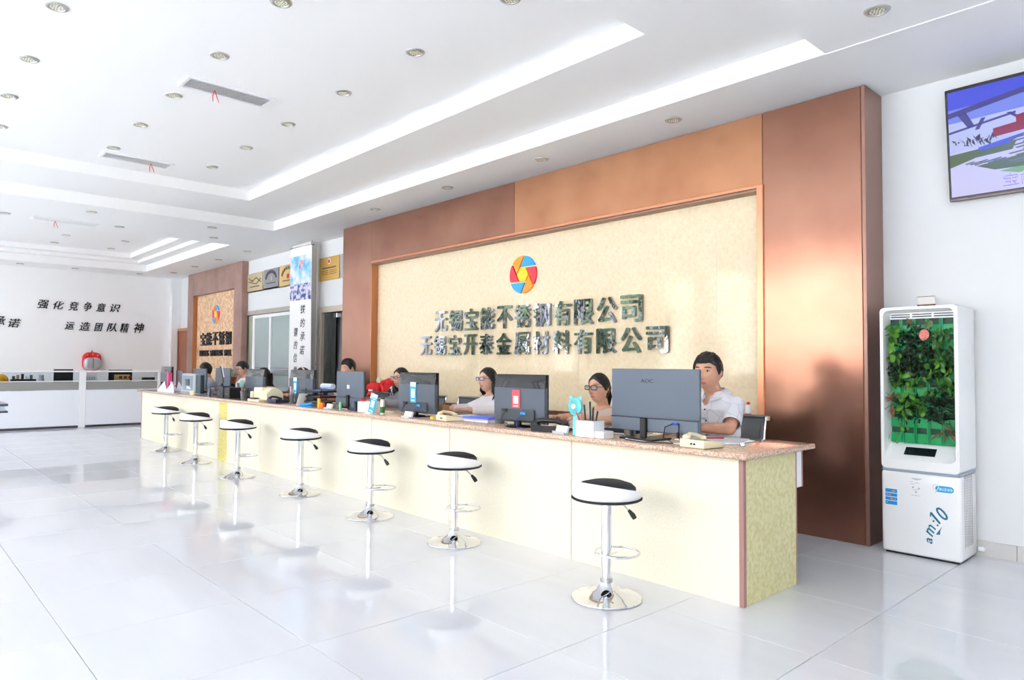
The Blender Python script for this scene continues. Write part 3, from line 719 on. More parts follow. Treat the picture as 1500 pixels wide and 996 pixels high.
# side perforation
pf = MB()
for i in range(6):
    for j in range(44):
        pf.box(PW - .001, PW + .0012, -.10 + i * .033 - .006, -.10 + i * .033 + .006, .10 + j * .0108 + (i % 2) * .005, .105 + j * .0108 + (i % 2) * .005)
o = obj('perforation', pf, mat('vent_hole', (92, 84, 84), .7), pc, None); o['kind'] = 'stuff'
fy = lambda u, v, d: Vector((u, -.1802 - d, v))
TEALI = mat('teal_ink', (6, 118, 146), .4)
# am:10, slanting upwards
def slant(cx, cz, ang, sh=0.0):
    ca, sa = math.cos(ang), math.sin(ang)
    return lambda u, v, d: fy(cx + u * ca - v * sa, cz + u * sa + v * ca, d)
def fc(cx, cy):
    # front face position from the proportions of the printed front
    px = 1345 + cx / 14.23; py = 735 + cy / 14.23; f = (px - 1290) / 122
    return (-.243 + (px - 1290) * .00398, 1.70 * (808 + 20 * f - py) / (359 + 29 * f))
def letter(ch, o_, r_, u_):
    O_ = fc(*o_); A = fc(o_[0] + r_[0], o_[1] + r_[1]); B = fc(o_[0] + u_[0], o_[1] + u_[1])
    text_obj('lettering', ch, 0, 1, 0, 1, lambda u, v, d: fy(O_[0] + u * (A[0] - O_[0]) + v * (B[0] - O_[0]), O_[1] + u * (A[1] - O_[1]) + v * (B[1] - O_[1]), d), TEALI, pc, .010, .003)
letter('a', (348, 890), (0, -120), (-118, -50)); letter('m', (352, 738), (78, -172), (-138, -118)); letter(':', (468, 518), (26, -30), (-118, -118))
obj('lettering', MB().prism([fc(505, 466), fc(532, 438), fc(336, 210), fc(310, 214), fc(298, 300), fc(322, 314), fc(330, 268)], fy, 0, .0015), TEALI, pc, None); letter('0', (612, 412), (112, -88), (-220, -248))
obj('arrow_mark', MB().prism([fc(420, 680), fc(560, 510), fc(518, 600), fc(512, 685)], fy, 0, .001), TEALI, pc, None)
obj('bubble_sticker', MB().prism(rrect(.095, .203, .458, .500, .020), fy, 0, .001), BLUE, pc, None)
text_obj('lettering', '静以清 新净', .118, .195, .468, .488, lambda u, v, d: fy(u, v, d + .001), PAPER, pc, 0, .0006)
obj('ring_mark', MB().tube([(.097 + .016 * math.cos(a), -.182, .488 + .018 * math.sin(a)) for a in [k * PI / 8 for k in range(16)]], .0028, 5, loop=True), mat('pale_ring', (206, 224, 240), .4), pc)
obj('ring_tail', MB().prism([(.107, .475), (.111, .478), (.098, .452), (.092, .451)], fy, 0, .0012), mat('ochre_ink', (232, 178, 48), .5), pc, None)
sk = obj('sticker', MB().prism(rrect(-.215, -.140, .333, .441, .003), fy, 0, .0008), mat('sticker_blue', (26, 138, 210), .5), pc, None)
gaps = MB()
for k in range(3): gaps.box(-.216, -.139, -.1815, -.181, .3585 + k * .0265, .3625 + k * .0265)
obj('sticker_gap', gaps, WHITEP, sk, None)
for a, b, z in ((-.172, -.152, .427), (-.208, -.197, .400), (-.19, -.18, .400), (-.18, -.168, .374), (-.158, -.15, .374), (-.208, -.199, .346)):
    obj('yellow_mark', MB().box(a, b, -.1818, -.1812, z - .003, z + .003), MATS['ochre_ink'], sk, None)
hm = MB().prism([(-.055 + .005 * k, .532 - .013 * math.sin(PI * k / 15)) for k in range(16)], fy, 0, .0008)
obj('handle_recess', hm, mat('light_grey_recess', (196, 200, 206), .5), pc, None)
gk = mat('pale_grey_ink', (176, 180, 188), .5)
for u, v in ((-.04, .47), (-.004, .465), (-.022, .438)):
    obj('grey_dot', MB().cyl(.006, 0, .001, n=10, M=T(u, -.1802, v) @ R(PI / 2, 'X')), gk, pc, None)
for a, b, z in ((-.06, -.04, .505), (-.03, -.002, .50), (-.055, -.03, .49), (-.045, -.008, .452), (-.052, .006, .415)):
    obj('grey_line', MB().box(a, b, -.1808, -.18, z, z + .0025), gk, pc, None)
# plants growing in the pockets
def leaf_mesh(name, L, W, m, curl=.2, heart=True):
    mb = MB(); n = 7; rows_ = []
    for i in range(n + 1):
        t_ = i / n
        w_ = W * (math.sin(PI * min(1, t_ * .93 + .07)) ** .7) * (1 - .35 * t_) if heart else W * math.sin(PI * t_) ** .8
        w_ = max(w_, .0008)
        zc = -curl * L * t_ * t_; y_ = t_ * L
        rows_.append([Vector((-w_, y_, zc + w_ * .35)), Vector((-w_ * .5, y_, zc + w_ * .1)), Vector((0, y_, zc)), Vector((w_ * .5, y_, zc + w_ * .1)), Vector((w_, y_, zc + w_ * .35))])
    mb.rings(rows_, closed=False, cap=False)
    return mb.mesh(name, m, 180)
IVY = [mat('ivy_leaf_bright', (96, 152, 42), .4, rgb2=(62, 122, 34), scale=30), mat('ivy_leaf_mid', (62, 122, 40), .4, rgb2=(40, 92, 32), scale=30), mat('ivy_leaf_dark', (40, 92, 34), .4, rgb2=(24, 66, 26), scale=30)]
DRK = mat('fern_leaf_dark', (22, 50, 26), .45, rgb2=(12, 30, 18), scale=20)
DRY = mat('dry_leaf', (122, 82, 60), .7)
leaf_me = [leaf_mesh('leaf', .052, .021, m) for m in IVY]
dark_me = leaf_mesh('leaf', .04, .0055, DRK, .35, False); dry_me = leaf_mesh('leaf', .055, .006, DRY, .5, False)
rnd = random.Random(11)
def leaf_rot(rnd, spreadx=1.2):
    # leaves hang outwards (towards -y) and droop
    return (rnd.uniform(-2.5, -1.2), rnd.uniform(-.8, .8), rnd.uniform(-spreadx, spreadx))
def plant(name, lab, cx, cz, rx, rz_, n, mes, ydeep, tint, group):
    t = thing(name, lab, 'plant', (-1.612 + cx, 5.42 - .085, cz), group=group)
    st_ = MB()
    for k in range(max(2, n // 4)):
        a = rnd.uniform(-rx, rx); b = rnd.uniform(-rz_, rz_)
        st_.tube([(a * .3, .02, b * .3 - .01), (a * .6, -ydeep * .5, b * .7), (a, -ydeep, b)], .0016, 5)
    obj('stem', st_, mat('plant_stem', (70, 104, 46), .6), t)
    for k in range(n):
        x = rnd.uniform(-rx, rx); z = rnd.uniform(-rz_, rz_); y = -rnd.uniform(.1, 1) * ydeep
        x = max(-.180 - cx, min(.175 - cx, x))
        o = link('leaf', rnd.choice(mes), t, (x, y, z), leaf_rot(rnd)); s_ = rnd.uniform(.65, 1.15); o.scale = (s_, s_, s_)
    return t
def mass(name, lab, cx, cz, rx, rz_, n, me, ydeep, group='dark ferns in the plant cabinet'):
    """a fern: one joined crown of narrow leaves"""
    t = thing(name, lab, 'plant', (-1.612 + cx, 5.42 - .085, cz), group=group)
    bm = bmesh.new()
    for k in range(n):
        n0 = len(bm.verts); bm.from_mesh(me); bm.verts.ensure_lookup_table()
        a = rnd.uniform(0, 2 * PI); q = rnd.uniform(0, 1) ** .6
        M_ = T(q * rx * math.cos(a), -rnd.uniform(0, 1) * ydeep, q * rz_ * math.sin(a)) @ Matrix.Rotation(rnd.uniform(0, 2 * PI), 4, 'Y') @ Matrix.Rotation(rnd.uniform(-1.0, .5), 4, 'X') @ Matrix.Diagonal((1, rnd.uniform(.6, 1.2), 1, 1))
        bmesh.ops.transform(bm, matrix=M_ @ Matrix.Rotation(rnd.uniform(-1, 1), 4, 'Z'), verts=bm.verts[n0:])
    mb = MB(); mb.bm.free(); mb.bm = bm
    o = obj('fronds', mb, me.materials[0], t, 180); o['kind'] = 'stuff'
    return t
mass('fern', 'dark narrow-leaved fern under the pink leaf in the plant cabinet', -.03, 1.46, .12, .11, 330, dark_me, .06)
mass('fern', 'dark narrow-leaved fern at mid height on the open side of the plant cabinet', .06, 1.30, .14, .11, 360, dark_me, .06)
mass('fern', 'dark narrow-leaved fern at mid height beside the copper wall', -.12, 1.28, .10, .12, 300, dark_me, .07)
mass('fern', 'dark narrow-leaved fern low on the open side of the plant cabinet', .11, 1.03, .10, .13, 300, dark_me, .05)
mass('fern', 'dark narrow-leaved fern low in the middle of the plant cabinet', -.06, 1.0, .13, .09, 240, dark_me, .05)
G_ = 'trailing ivy plants in the plant cabinet'
plant('trailing_ivy', 'bright ivy clump in the upper corner beside the copper wall', -.175, 1.47, .05, .13, 30, leaf_me[:2], .07, 0, G_)
plant('trailing_ivy', 'ivy clump below the pink leaf in the upper middle', .06, 1.45, .09, .09, 30, leaf_me[1:], .07, 0, G_)
plant('trailing_ivy', 'ivy clump along the open upper side of the plant cabinet', .145, 1.42, .05, .13, 32, leaf_me[1:], .07, 0, G_)
plant('trailing_ivy', 'ivy clump at mid height on the open side, reaching over the rim', .135, 1.22, .07, .11, 36, leaf_me[:2], .09, 0, G_)
plant('trailing_ivy', 'ivy clump hanging at mid height in the centre', .0, 1.22, .09, .08, 24, leaf_me, .07, 0, G_)
plant('trailing_ivy', 'yellowish ivy clump in the lower middle', -.06, 1.05, .10, .08, 34, leaf_me[:2], .07, 0, G_)
plant('trailing_ivy', 'small ivy sprig left of the lower middle pockets', -.15, 1.22, .04, .06, 12, leaf_me[:2], .06, 0, G_)
vine = thing('trailing_ivy', 'thin ivy vine drooping over the lower rim towards the control panel', 'plant', (-1.70, 5.335, .93), group=G_)
obj('stem', MB().tube([(0, 0, .06), (.0, -.05, 0), (-.02, -.09, -.08), (-.05, -.11, -.14), (-.07, -.10, -.17)], .0018, 6), MATS['plant_stem'], vine)
for x, y, z in ((-.01, -.06, .0), (-.03, -.095, -.03), (.01, -.085, -.05), (-.045, -.11, -.10), (-.05, -.115, -.145), (-.095, -.11, -.115), (-.02, -.1, -.06)):
    o = link('leaf', leaf_me[0], vine, (x, y, z), leaf_rot(rnd)); o.scale = (.62,) * 3
vine2 = thing('trailing_ivy', 'long straight vine stem hanging down the middle of the plant cabinet', 'plant', (-1.68, 5.30, 1.25), group=G_)
obj('stem', MB().tube([(-.01, 0, .2), (0, -.01, .1), (.005, -.01, 0), (0, 0, -.12)], .0022, 6), MATS['plant_stem'], vine2)
obj('stem', MB().tube([(-.08, 0, -.06), (0, -.01, -.055), (.09, 0, -.06)], .0018, 6), MATS['plant_stem'], vine2)
for k in range(4): link('leaf', leaf_me[0], vine2, (rnd.uniform(-.02, .02), -.01, .12 - k * .07), leaf_rot(rnd)).scale = (.5,) * 3
plant('dry_plant', 'withered brown plant hanging over the rim beside the copper wall', -.19, 1.05, .035, .07, 16, [dry_me], .09, 0, 'withered plants in the plant cabinet')
plant('dry_plant', 'withered reddish plant in the lowest corner on the open side', .15, .87, .045, .04, 15, [dry_me], .07, 0, 'withered plants in the plant cabinet')
# pink caladium leaf and bronze leaf
cal = thing('caladium', 'pink and green speckled broad leaf near the top of the plant cabinet', 'plant', (-1.575, 5.265, 1.52))
obj('stem', MB().tube([(0, .06, -.06), (0, 0, .0)], .002, 6), MATS['plant_stem'], cal)
link('leaf', leaf_mesh('leaf', .085, .036, mat('pink_leaf', (224, 128, 126), .5, rgb2=(120, 120, 72), scale=70, ramp=(.35, .5))), cal, (0, -.01, .02), (-1.75, 0, .1))
link('leaf', leaf_mesh('leaf', .075, .032, mat('grey_green_leaf', (106, 128, 88), .5, rgb2=(50, 92, 48), scale=60)), cal, (.03, .0, .085), (-1.9, .1, -.1))
brz = thing('bronze_leaf_plant', 'brown and green leaf across the top vent of the plant cabinet', 'plant', (-1.66, 5.32, 1.59))
obj('stem', MB().tube([(.02, .03, -.05), (.0, 0, .0)], .002, 6), MATS['plant_stem'], brz)
link('leaf', leaf_mesh('leaf', .07, .03, mat('bronze_leaf', (168, 112, 70), .5, rgb2=(92, 110, 50), scale=50)), brz, (-.035, 0, .035), (-2.2, 0, 1.4))
nt_ = thing('name_card', 'small clear card holder with gold strip on top of the plant cabinet', 'card holder', (-1.60, 5.40, 1.70))
obj('card', MB().box(-.055, .055, -.002, .002, .002, .075, M=R(.12, 'X')), mat('clear_card', (222, 218, 214), .3), nt_, None)
obj('gold_strip', MB().box(-.058, .058, -.006, -.002, .0, .022, M=R(.12, 'X')), mat('gold_strip', (150, 118, 60), .4, rgb2=(60, 50, 34), scale=80), nt_, None)
obj('top_edge', MB().box(-.056, .056, -.004, .003, .074, .078, M=R(.12, 'X')), MATS['gold_strip'], nt_, None)
plg = obj('power_plug', MB().box(-.02, .02, -.03, 0, -.015, .015, .004, 1), WHITEP, None, None, loc=(-1.345, YB - .017, .055)); tag(plg, 'small white plug at the skirting beside the plant cabinet', 'plug')
# ================================================================ HANGING BANNER
bn = thing('hanging_banner', 'tall white hanging banner with sky and lotus print and black characters', 'banner', (-11.15, 5.36, 0))
def bend(u, z):   # the free edge curls towards the wall lower down
    return -.0 + .05 * max(0, (u - .1)) / .35 + (.06 * max(0, 2.6 - z) / 2.6 * (u / .4 if u > 0 else 0))
BX0, BX1 = -.36, .36
def bpt(u, z, off=0.0):
    k = 1 - .15 * max(0, 2.9 - z) / 2.9 if u > 0 else 1
    return Vector((u * k, bend(u, z) - off, z))
def bsheet(u0, u1, z0, z1, off, n=8, mz=10):
    return [[bpt(u0 + (u1 - u0) * i / n, z0 + (z1 - z0) * j / mz, off) for i in range(n + 1)] for j in range(mz + 1)]
m = MB(); fr0 = bsheet(BX0, BX1, .15, 3.27, 0, 10, 24); bk0 = bsheet(BX0, BX1, .15, 3.27, -.003, 10, 24)
m.rings(fr0, closed=False, cap=False); m.rings(bk0, closed=False, cap=False)
obj('cloth', m, mat('banner_white', (246, 246, 248), .7), bn)
def patch(nm, u0, u1, z0, z1, off, mt, mz=8, n=6):
    m = MB(); m.rings(bsheet(u0, u1, z0, z1, off, n, mz), closed=False, cap=False); return obj(nm, m, mt, bn)
patch('sky_print', BX0 + .01, BX1 - .01, 2.62, 3.12, .002, mat('banner_sky', (232, 240, 250), .7, rgb2=(96, 176, 232), scale=4, ramp=(.4, .6)))
patch('lotus_print', BX0 + .01, BX1 - .01, 2.36, 2.64, .0025, mat('banner_lotus', (220, 214, 240), .7, rgb2=(30, 76, 132), scale=13, ramp=(.42, .56)))
m = MB(); m.ball((.03, -.012, 2.93), (.03, .003, .05), 10, 8); m.ball((.08, -.012, 3.0), (.06, .003, .04), 10, 8); obj('flag_print', m, mat('banner_pink', (236, 150, 150), .7), bn)
m = MB(); m.ball((.03, -.015, 2.93), (.014, .003, .04), 10, 8); obj('red_print', m, mat('banner_red', (206, 60, 70), .7), bn)
for u, zs_, s_ in ((.13, (2.20, 1.97, 1.74, 1.51), '铁的承诺'), (-.1, (1.82, 1.60, 1.38, 1.16), '钢的信誉')):
    for z, ch in zip(zs_, s_):
        text_obj('character', ch, u - .07, u + .07, z - .075, z + .075, lambda a, b, d: bpt(a, b, .003 + d), INK, bn, 0, .002, .2)
obj('top_rod', MB().tube([(BX0 - .02, .0, 3.275), (BX1 + .02, .06, 3.275)], .012, 8), MGREY, bn)
obj('cord', MB().tube([(.3, .05, 3.27), (.32, .06, 3.35)], .004, 5), BLACK, bn)
wp = thing('water_pipe', 'thin white pipe running down the pillar beside the banner', 'pipe', (-10.905, 5.56, 0))
obj('pipe', MB().tube([(0, 0, .2), (0, 0, 1.2), (.01, 0, 3.3)], .012, 8), mat('old_white_pipe', (226, 224, 220), .5), wp)
obj('knot', MB().tube([(.02 + .03 * math.cos(k * .9), -.02 + .02 * math.sin(k * 1.3), 1.12 + .014 * k) for k in range(16)], .012, 6), MATS['old_white_pipe'], wp)

# ================================================================ FAR WHITE WORKSTATIONS
ws = thing('workstation_screen', 'low white partition of the far workstations with glass strip and grey band', 'partition', (-15.92, 2.2, 0))
def wbx(x0, x1, y0, y1, z0, z1, b=.004): return MB().box(x0, x1, y0 - 2.2, y1 - 2.2, z0, z1, b, 1)
GP = mat('grey_felt_band', (148, 148, 146), .7)
for y0, y1 in ((-1.0, 1.1), (1.12, 3.07), (3.19, 4.50)):
    obj('lower_panel', wbx(-.02, .03, y0, y1, .04, .735), mat('white_laminate_cool', (240, 243, 250), .35), ws, None)
    obj('grey_band', wbx(-.015, .02, y0, y1, .74, .895), GP, ws, None)
    obj('glass_rail', wbx(-.018, .03, y0, y1, .90, .918), WHITEP, ws, None)
    obj('glass_strip', wbx(-.002, .004, y0, y1, .918, 1.085, 0), mat('pale_glass', (220, 228, 232), .05, trans=1, ior=1.05), ws, None)
    obj('top_rail', wbx(-.025, .035, y0, y1, 1.085, 1.115), WHITEP, ws, None)
obj('post', wbx(-.03, .04, 3.072, 3.188, 0, 1.118), WHITEP, ws, None)
obj('post', wbx(-.03, .04, 4.50, 4.54, 0, 1.118), WHITEP, ws, None)
obj('plinth', wbx(-.01, .02, -1.0, 4.5, 0, .04), mat('dark_plinth', (60, 58, 66), .5), ws, None)
o = obj('desk_board', MB().box(-16.9, -15.96, -1, 4.5, .70, .73, .004, 1), WHITEP, None, None); tag(o, 'long white desk board behind the far partition', 'desk')
for k, y in enumerate((-.8, 1.1, 3.1, 4.4)):
    obj('desk_leg', MB().box(-16.88, -15.98, y - .02, y + .02, 0, .70), WHITEP, o, None)
def far_screen(y0, y1, zt, lab, plate=False):
    t = thing('monitor', lab, 'monitor', (-16.25, (y0 + y1) / 2, .73)); W = (y1 - y0) / 2
    obj('housing', MB().box(-.02, .02, -W, W, .08, zt - .73, .006, 1), BLACK, t, None)
    obj('stand', MB().box(-.05, -.02, -.03, .03, .0, .2, .003, 1), BLACK, t, None); obj('base', MB().box(-.12, .04, -.1, .1, 0, .012, .003, 1), BLACK, t, None)
    if plate:
        p = obj('name_plate', MB().box(.021, .026, -W * .55, W * .8, .18, .30, .002, 1), mat('plate_gold', (222, 190, 130), .4), t, None)
        for k in range(3): obj('plate_mark', MB().box(.0262, .0275, -.03 + k * .09, .03 + k * .09, .215, .27), mat('plate_mark_brown', (150, 70, 40), .5), p, None)
far_screen(2.70, 3.03, 1.14, 'black monitor behind the far partition, left of the white post')
far_screen(3.66, 4.10, 1.13, 'black monitor with gold plate behind the far partition, under the red bag', True)
cl = thing('desk_calendar', 'white desk calendar behind the far partition glass', 'calendar', (-16.2, 3.33, .73))
obj('leaf', MB().box(-.004, .004, -.11, .11, 0, .30), PAPER, cl, None)
for k in range(4):
    for q in range(4): obj('date_mark', MB().box(.0041, .0055, -.08 + q * .045, -.06 + q * .045, .13 + k * .035, .145 + k * .035), mat('date_ink', (110, 120, 140), .6), cl, None)
bx = thing('router_box', 'flat dark box behind the far partition glass at its end', 'box', (-16.2, 4.42, .73))
obj('case', MB().box(-.06, .06, -.13, .1, 0, .24, .006, 1), DGREY, bx, None)
hm_ = thing('hard_hat', 'yellow safety helmet on the far desk at the picture edge', 'helmet', (-16.2, 1.86, .73))
obj('shell', MB().ball((0, 0, .19), (.13, .115, .13), 20, 12), mat('helmet_yellow', (240, 176, 20), .35), hm_)
obj('brim', MB().cyl(.15, .16, .175, n=24), MATS['helmet_yellow'], hm_)
obj('rest', MB().cyl(.08, 0, .165, n=16), BLACK, hm_)
bs = thing('black_basket', 'dark basket of odds and ends on the far desk beside the helmet', 'basket', (-16.22, 2.2, .73))
obj('basket', MB().box(-.1, .1, -.2, .2, 0, .22, .01, 1), BLACK, bs, None)
for k in range(5): obj('item', MB().box(-.05, .02, -.17 + k * .07, -.13 + k * .07, .2, .28 + .02 * (k % 3), .004, 1), [MGREY, mat('item_tan', (190, 150, 110), .6), BLACK, PAPER, MGREY][k], bs, None)
jr = thing('clear_jar', 'pale clear jar on the far desk beside the dark basket', 'jar', (-16.2, 2.49, .73))
obj('body', MB().lathe([(.001, 0), (.05, 0), (.05, .2), (.04, .25), (.001, .25)], 20, cap=False), mat('jar_pale', (220, 214, 226), .3), jr); obj('lid', MB().cyl(.042, .25, .30, n=20), mat('jar_lid', (206, 192, 226), .4), jr)
bg_ = thing('hanging_bag', 'red and silver-grey bag hanging on the far white wall', 'bag', (XL + .01, 3.76, 1.1))
def rr3(y, z, ry, rz_, n=24): return [(ry * math.copysign(abs(math.cos(2 * PI * k / n)) ** .6, math.cos(2 * PI * k / n)) + y, rz_ * math.copysign(abs(math.sin(2 * PI * k / n)) ** .6, math.sin(2 * PI * k / n)) + z) for k in range(n)]
m = MB(); m.rings([[Vector((x, a * s_, b * s_ + .2 * (1 - s_))) for a, b in rr3(0, .2, .19, .21)] for x, s_ in ((0, .96), (.08, 1), (.13, .8))]); obj('back', m, mat('bag_red', (204, 24, 34), .6), bg_)
m = MB(); m.rings([[Vector((x, a * s_, b * s_ + .15 * (1 - s_))) for a, b in rr3(0, .15, .175, .145)] for x, s_ in ((.10, 1), (.17, .95), (.20, .75))]); obj('front_pocket', m, mat('bag_silver', (188, 190, 198), .4, metal=.3), bg_)
obj('zip', MB().tube([(.205, 0, .03), (.208, 0, .28)], .005, 5), BLACK, bg_); obj('loop', MB().tube([(.05, -.03, .38), (.06, 0, .45), (.05, .03, .38)], .01, 6), BLACK, bg_)
for k in (-.1, .0, .1): obj('gold_badge', MB().ball((.128, k, .34 + (.02 if k == 0 else 0)), (.008, .018, .014), 8, 6), mat('badge_gold', (220, 170, 70), .4), bg_)
so = thing('wall_socket', 'white double wall socket above the red hanging bag', 'socket', (XL + .001, 3.72, 1.56))
obj('plate', MB().box(0, .01, -.09, -.005, -.05, .05, .003, 1), WHITEP, so, None); obj('plate', MB().box(0, .01, .005, .09, -.05, .05, .003, 1), WHITEP, so, None)
tb = thing('side_table', 'dark two-tier table corner at the left picture edge', 'table', (-11.15, .78, 0))
TD = mat('table_dark_metal', (74, 78, 92), .3, metal=.4)
obj('glass_top', MB().box(-.5, .5, -.5, .52, .728, .758, .003, 1), TD, tb, None); obj('shelf', MB().box(-.5, .5, -.5, .52, .645, .668, .003, 1), TD, tb, None)
obj('middle_board', MB().box(-.46, .46, -.46, .49, .668, .728), mat('pale_blue_board', (214, 226, 240), .3), tb, None)
for a in (-.4, .4):
    for b in (-.42, .1): obj('leg', MB().box(a - .02, a + .02, b - .02, b + .02, 0, .645), STEEL, tb, None)

# ================================================================ THINGS ON THE COUNTER
GC = 'computer monitors on the reception counter'
def prism_text(ch, *a): pass
def monitor(lab, cx, y, w_, zb, zt, style, rz=0.0, card=None, foot=True):
    """seen from behind: the back faces -y"""
    t = thing('monitor', lab, 'monitor', (cx, y, TZ), rz, GC); W = w_ / 2; b0, t0 = zb - TZ, zt - TZ
    if style == 'flat':
        sh_ = mat('monitor_slate', (92, 102, 116), .45); ch_ = mat('monitor_slate_light', (98, 108, 122), .42)
        obj('back_shell', MB().box(-W, W, -.012, .008, b0, t0, .004, 2), sh_, t, None)
        obj('chin_cover', MB().box(-W + .004, W - .004, -.022, -.010, b0 + .004, b0 + (t0 - b0) * .215, .003, 1), ch_, t, None)
        obj('joint_line', MB().box(-W + .004, W - .004, -.0235, -.012, b0 + (t0 - b0) * .218, b0 + (t0 - b0) * .224), BLACK, t, None)
        obj('screen', MB().box(-W + .004, W - .004, .008, .012, b0 + .012, t0 - .004), GLOSSB, t, None)
        sx_ = -W + .41 * w_ if lab.startswith('large') else 0
        pst = MB().box(sx_ - .022, sx_ + .022, -.045, -.020, .012, .135, .004, 1); obj('stand_post', pst, BLACK, t, None)
        obj('stand_foot', MB().box(sx_ - .14, sx_ + .12, -.10, .10, 0, .012, .005, 2), BLACK, t, None)
    else:
        sh_ = mat('monitor_dark_shell', (84, 92, 104), .35)
        n = 9
        rs = []
        for z_, d_ in ((b0, .012), (b0 + .015, .03), (b0 + (t0 - b0) * .3, .045), (b0 + (t0 - b0) * .72, .045)):
            rs.append([Vector((-W + w_ * k / n, -d_ * math.sin(PI * (k + .6) / (n + 1.2)) ** .5 - .004, z_)) for k in range(n + 1)] + [Vector((W, .01, z_)), Vector((-W, .01, z_))])
        obj('back_shell', MB().rings(rs), sh_, t, 30)
        rs = []
        for z_, d_ in ((b0 + (t0 - b0) * .722, .040), (b0 + (t0 - b0) * .85, .022), (t0 - .008, .010), (t0, .002)):
            rs.append([Vector((-W + w_ * k / n, -d_ * math.sin(PI * (k + .6) / (n + 1.2)) ** .5 - .003, z_)) for k in range(n + 1)] + [Vector((W, .01, z_)), Vector((-W, .01, z_))])
        obj('gloss_upper_back', MB().rings(rs), GLOSSB, t, 30)
        obj('front_frame', MB().box(-W - .002, W + .002, .008, .022, b0 - .004, t0 + .003, .003, 1), BLACK, t, None)
        obj('screen', MB().box(-W + .01, W - .01, .022, .024, b0 + .015, t0 - .01), GLOSSB, t, None)
        obj('recess_panel', MB().box(-W * .62, W * .7, -.048, -.04, b0 + .015, b0 + (t0 - b0) * .28, .003, 1), DGREY, t, None)
        obj('stand_post', MB().box(-.03, .03, -.045, -.01, .012, b0 + .06, .006, 1), BLACK, t, None)
        obj('stand_foot', MB().lathe([(.001, 0), (.115, 0), (.118, .008), (.1, .016), (.02, .02), (.001, .02)], 28, cap=False), GLOSSB, t)
        obj('plug', MB().box(W * .2, W * .4, -.06, -.045, b0 + .06, b0 + .08, .003, 1), mat('blue_plug', (60, 150, 220), .4), t, None)
        obj('plug', MB().box(-W * .5, -W * .35, -.06, -.045, b0 + .075, b0 + .095, .003, 1), BLACK, t, None)
        obj('cable', MB().tube([(W * .3, -.055, b0 + .07), (W * .2, -.09, b0 + .03), (W * .18, -.09, .05), (W * .25, -.1, .006), (W * .6, -.11, .006)], .003, 6), mat('blue_violet_cable', (64, 66, 150), .5), t)
        obj('cable', MB().tube([(-W * .42, -.055, b0 + .08), (-W * .45, -.09, b0 + .02), (-W * .2, -.08, .02), (.02, -.11, .006)], .003, 6), BLACK, t)
    if card:
        cn, u, v, cw_, chh = card
        kc = obj('pay_card', MB().box(u - cw_ / 2, u + cw_ / 2, -.056 if style != 'flat' else -.026, -.050 if style != 'flat' else -.023, v - chh / 2, v + chh / 2, .001, 1, M=T(0, 0, 0)), cn, t, None)
        yy = -.0565
        obj('card_head', MB().box(u - cw_ / 2 + .001, u + cw_ / 2 - .001, yy, yy + .0004, v + chh * .28, v + chh / 2 - .001), PAPER if cn is BLUE else cn, kc, None)
        obj('card_window', MB().box(u - cw_ * .3, u + cw_ * .3, yy, yy + .0004, v - chh * .27, v + chh * .16), PAPER, kc, None)
        obj('card_print', MB().box(u - cw_ * .3, u + cw_ * .3, yy, yy + .0004, v - chh * .42, v - chh * .37), PAPER, kc, None)
    return t
M1 = monitor('large slate-grey monitor back nearest the counter end, before the man in the patterned white shirt', -2.606, 3.62, .66, .868, 1.262, 'flat')
t_ = text_obj('logo_lettering', 'AOC', -.095, .0, .355, .378, lambda u, v, d: Vector((u, -.0125 - d, v)), mat('logo_dark', (40, 44, 40), .3, metal=.5), M1, 0, .001)
obj('cable', MB().tube([(.16, -.03, .115), (.12, -.06, .09), (.13, -.09, .03), (.22, -.12, .006), (.05, -.2, .006), (-.1, -.16, .006)], .0035, 6), BLACK, M1)
obj('cable', MB().tube([(.2, -.03, .115), (.21, -.05, .04), (.24, -.07, .006)], .0035, 6), BLACK, M1)
obj('connector', MB().box(.15, .19, -.035, -.022, .105, .12, .002, 1), mat('vga_blue', (40, 80, 180), .4), M1, None)
obj('connector', MB().box(.20, .215, -.06, -.045, .03, .065, .002, 1), BLACK, M1, None)
c_ = obj('white_cable', MB().tube([(.25, -.09, .004), (.1, -.17, .004), (-.1, -.13, .004), (-.2, -.06, .004), (-.26, .05, .004)], .003, 6), PAPER, M1)
PINKC = mat('red_card', (226, 84, 96), .5)
M2 = monitor('glossy dark monitor back with a red card, between the two women with glasses', -3.80, 3.60, .545, .855, 1.208, 'curvy', 0, (PINKC, .005, .21, .085, .135))
M3 = monitor('glossy dark monitor back with a blue card, before the woman in grey', -5.125, 3.60, .555, .852, 1.206, 'curvy', 0, (BLUE, .0, .215, .085, .18))
M4 = monitor('slate-grey monitor back with a small white sticker, before the short-haired young man', -6.57, 3.75, .555, .852, 1.203, 'flat')
obj('sticker', MB().box(-.05, .0, -.0145, -.0125, .20, .24), PAPER, M4, None)
M5 = monitor('glossy dark monitor back with a blue card, beside the black document trays', -7.675, 3.75, .60, .855, 1.206, 'curvy', 0, (BLUE, -.08, .20, .085, .20))
M6 = monitor('dark monitor back in the distance before the man with glasses and the dark-haired woman', -9.02, 3.75, .57, .86, 1.202, 'curvy')
M7 = monitor('tall slate-grey monitor back behind the tablet stand', -10.43, 3.85, .57, .86, 1.21, 'flat')
M9 = monitor('far dark monitor before the black-haired person at the counter end', -11.70, 3.95, .60, .86, 1.19, 'flat')
M8 = monitor('farthest monitor with glossy back at the very end of the counter', -12.62, 3.72, .54, .86, 1.215, 'curvy')
lm = thing('display_unit', 'pale grey square customer display near the far counter end', 'display', (-10.95, 3.58, TZ), .0)
obj('rear_housing', MB().box(-.36, .22, -.03, .03, .015, .30, .012, 2), mat('pale_grey_plastic', (176, 186, 190), .4), lm, None)
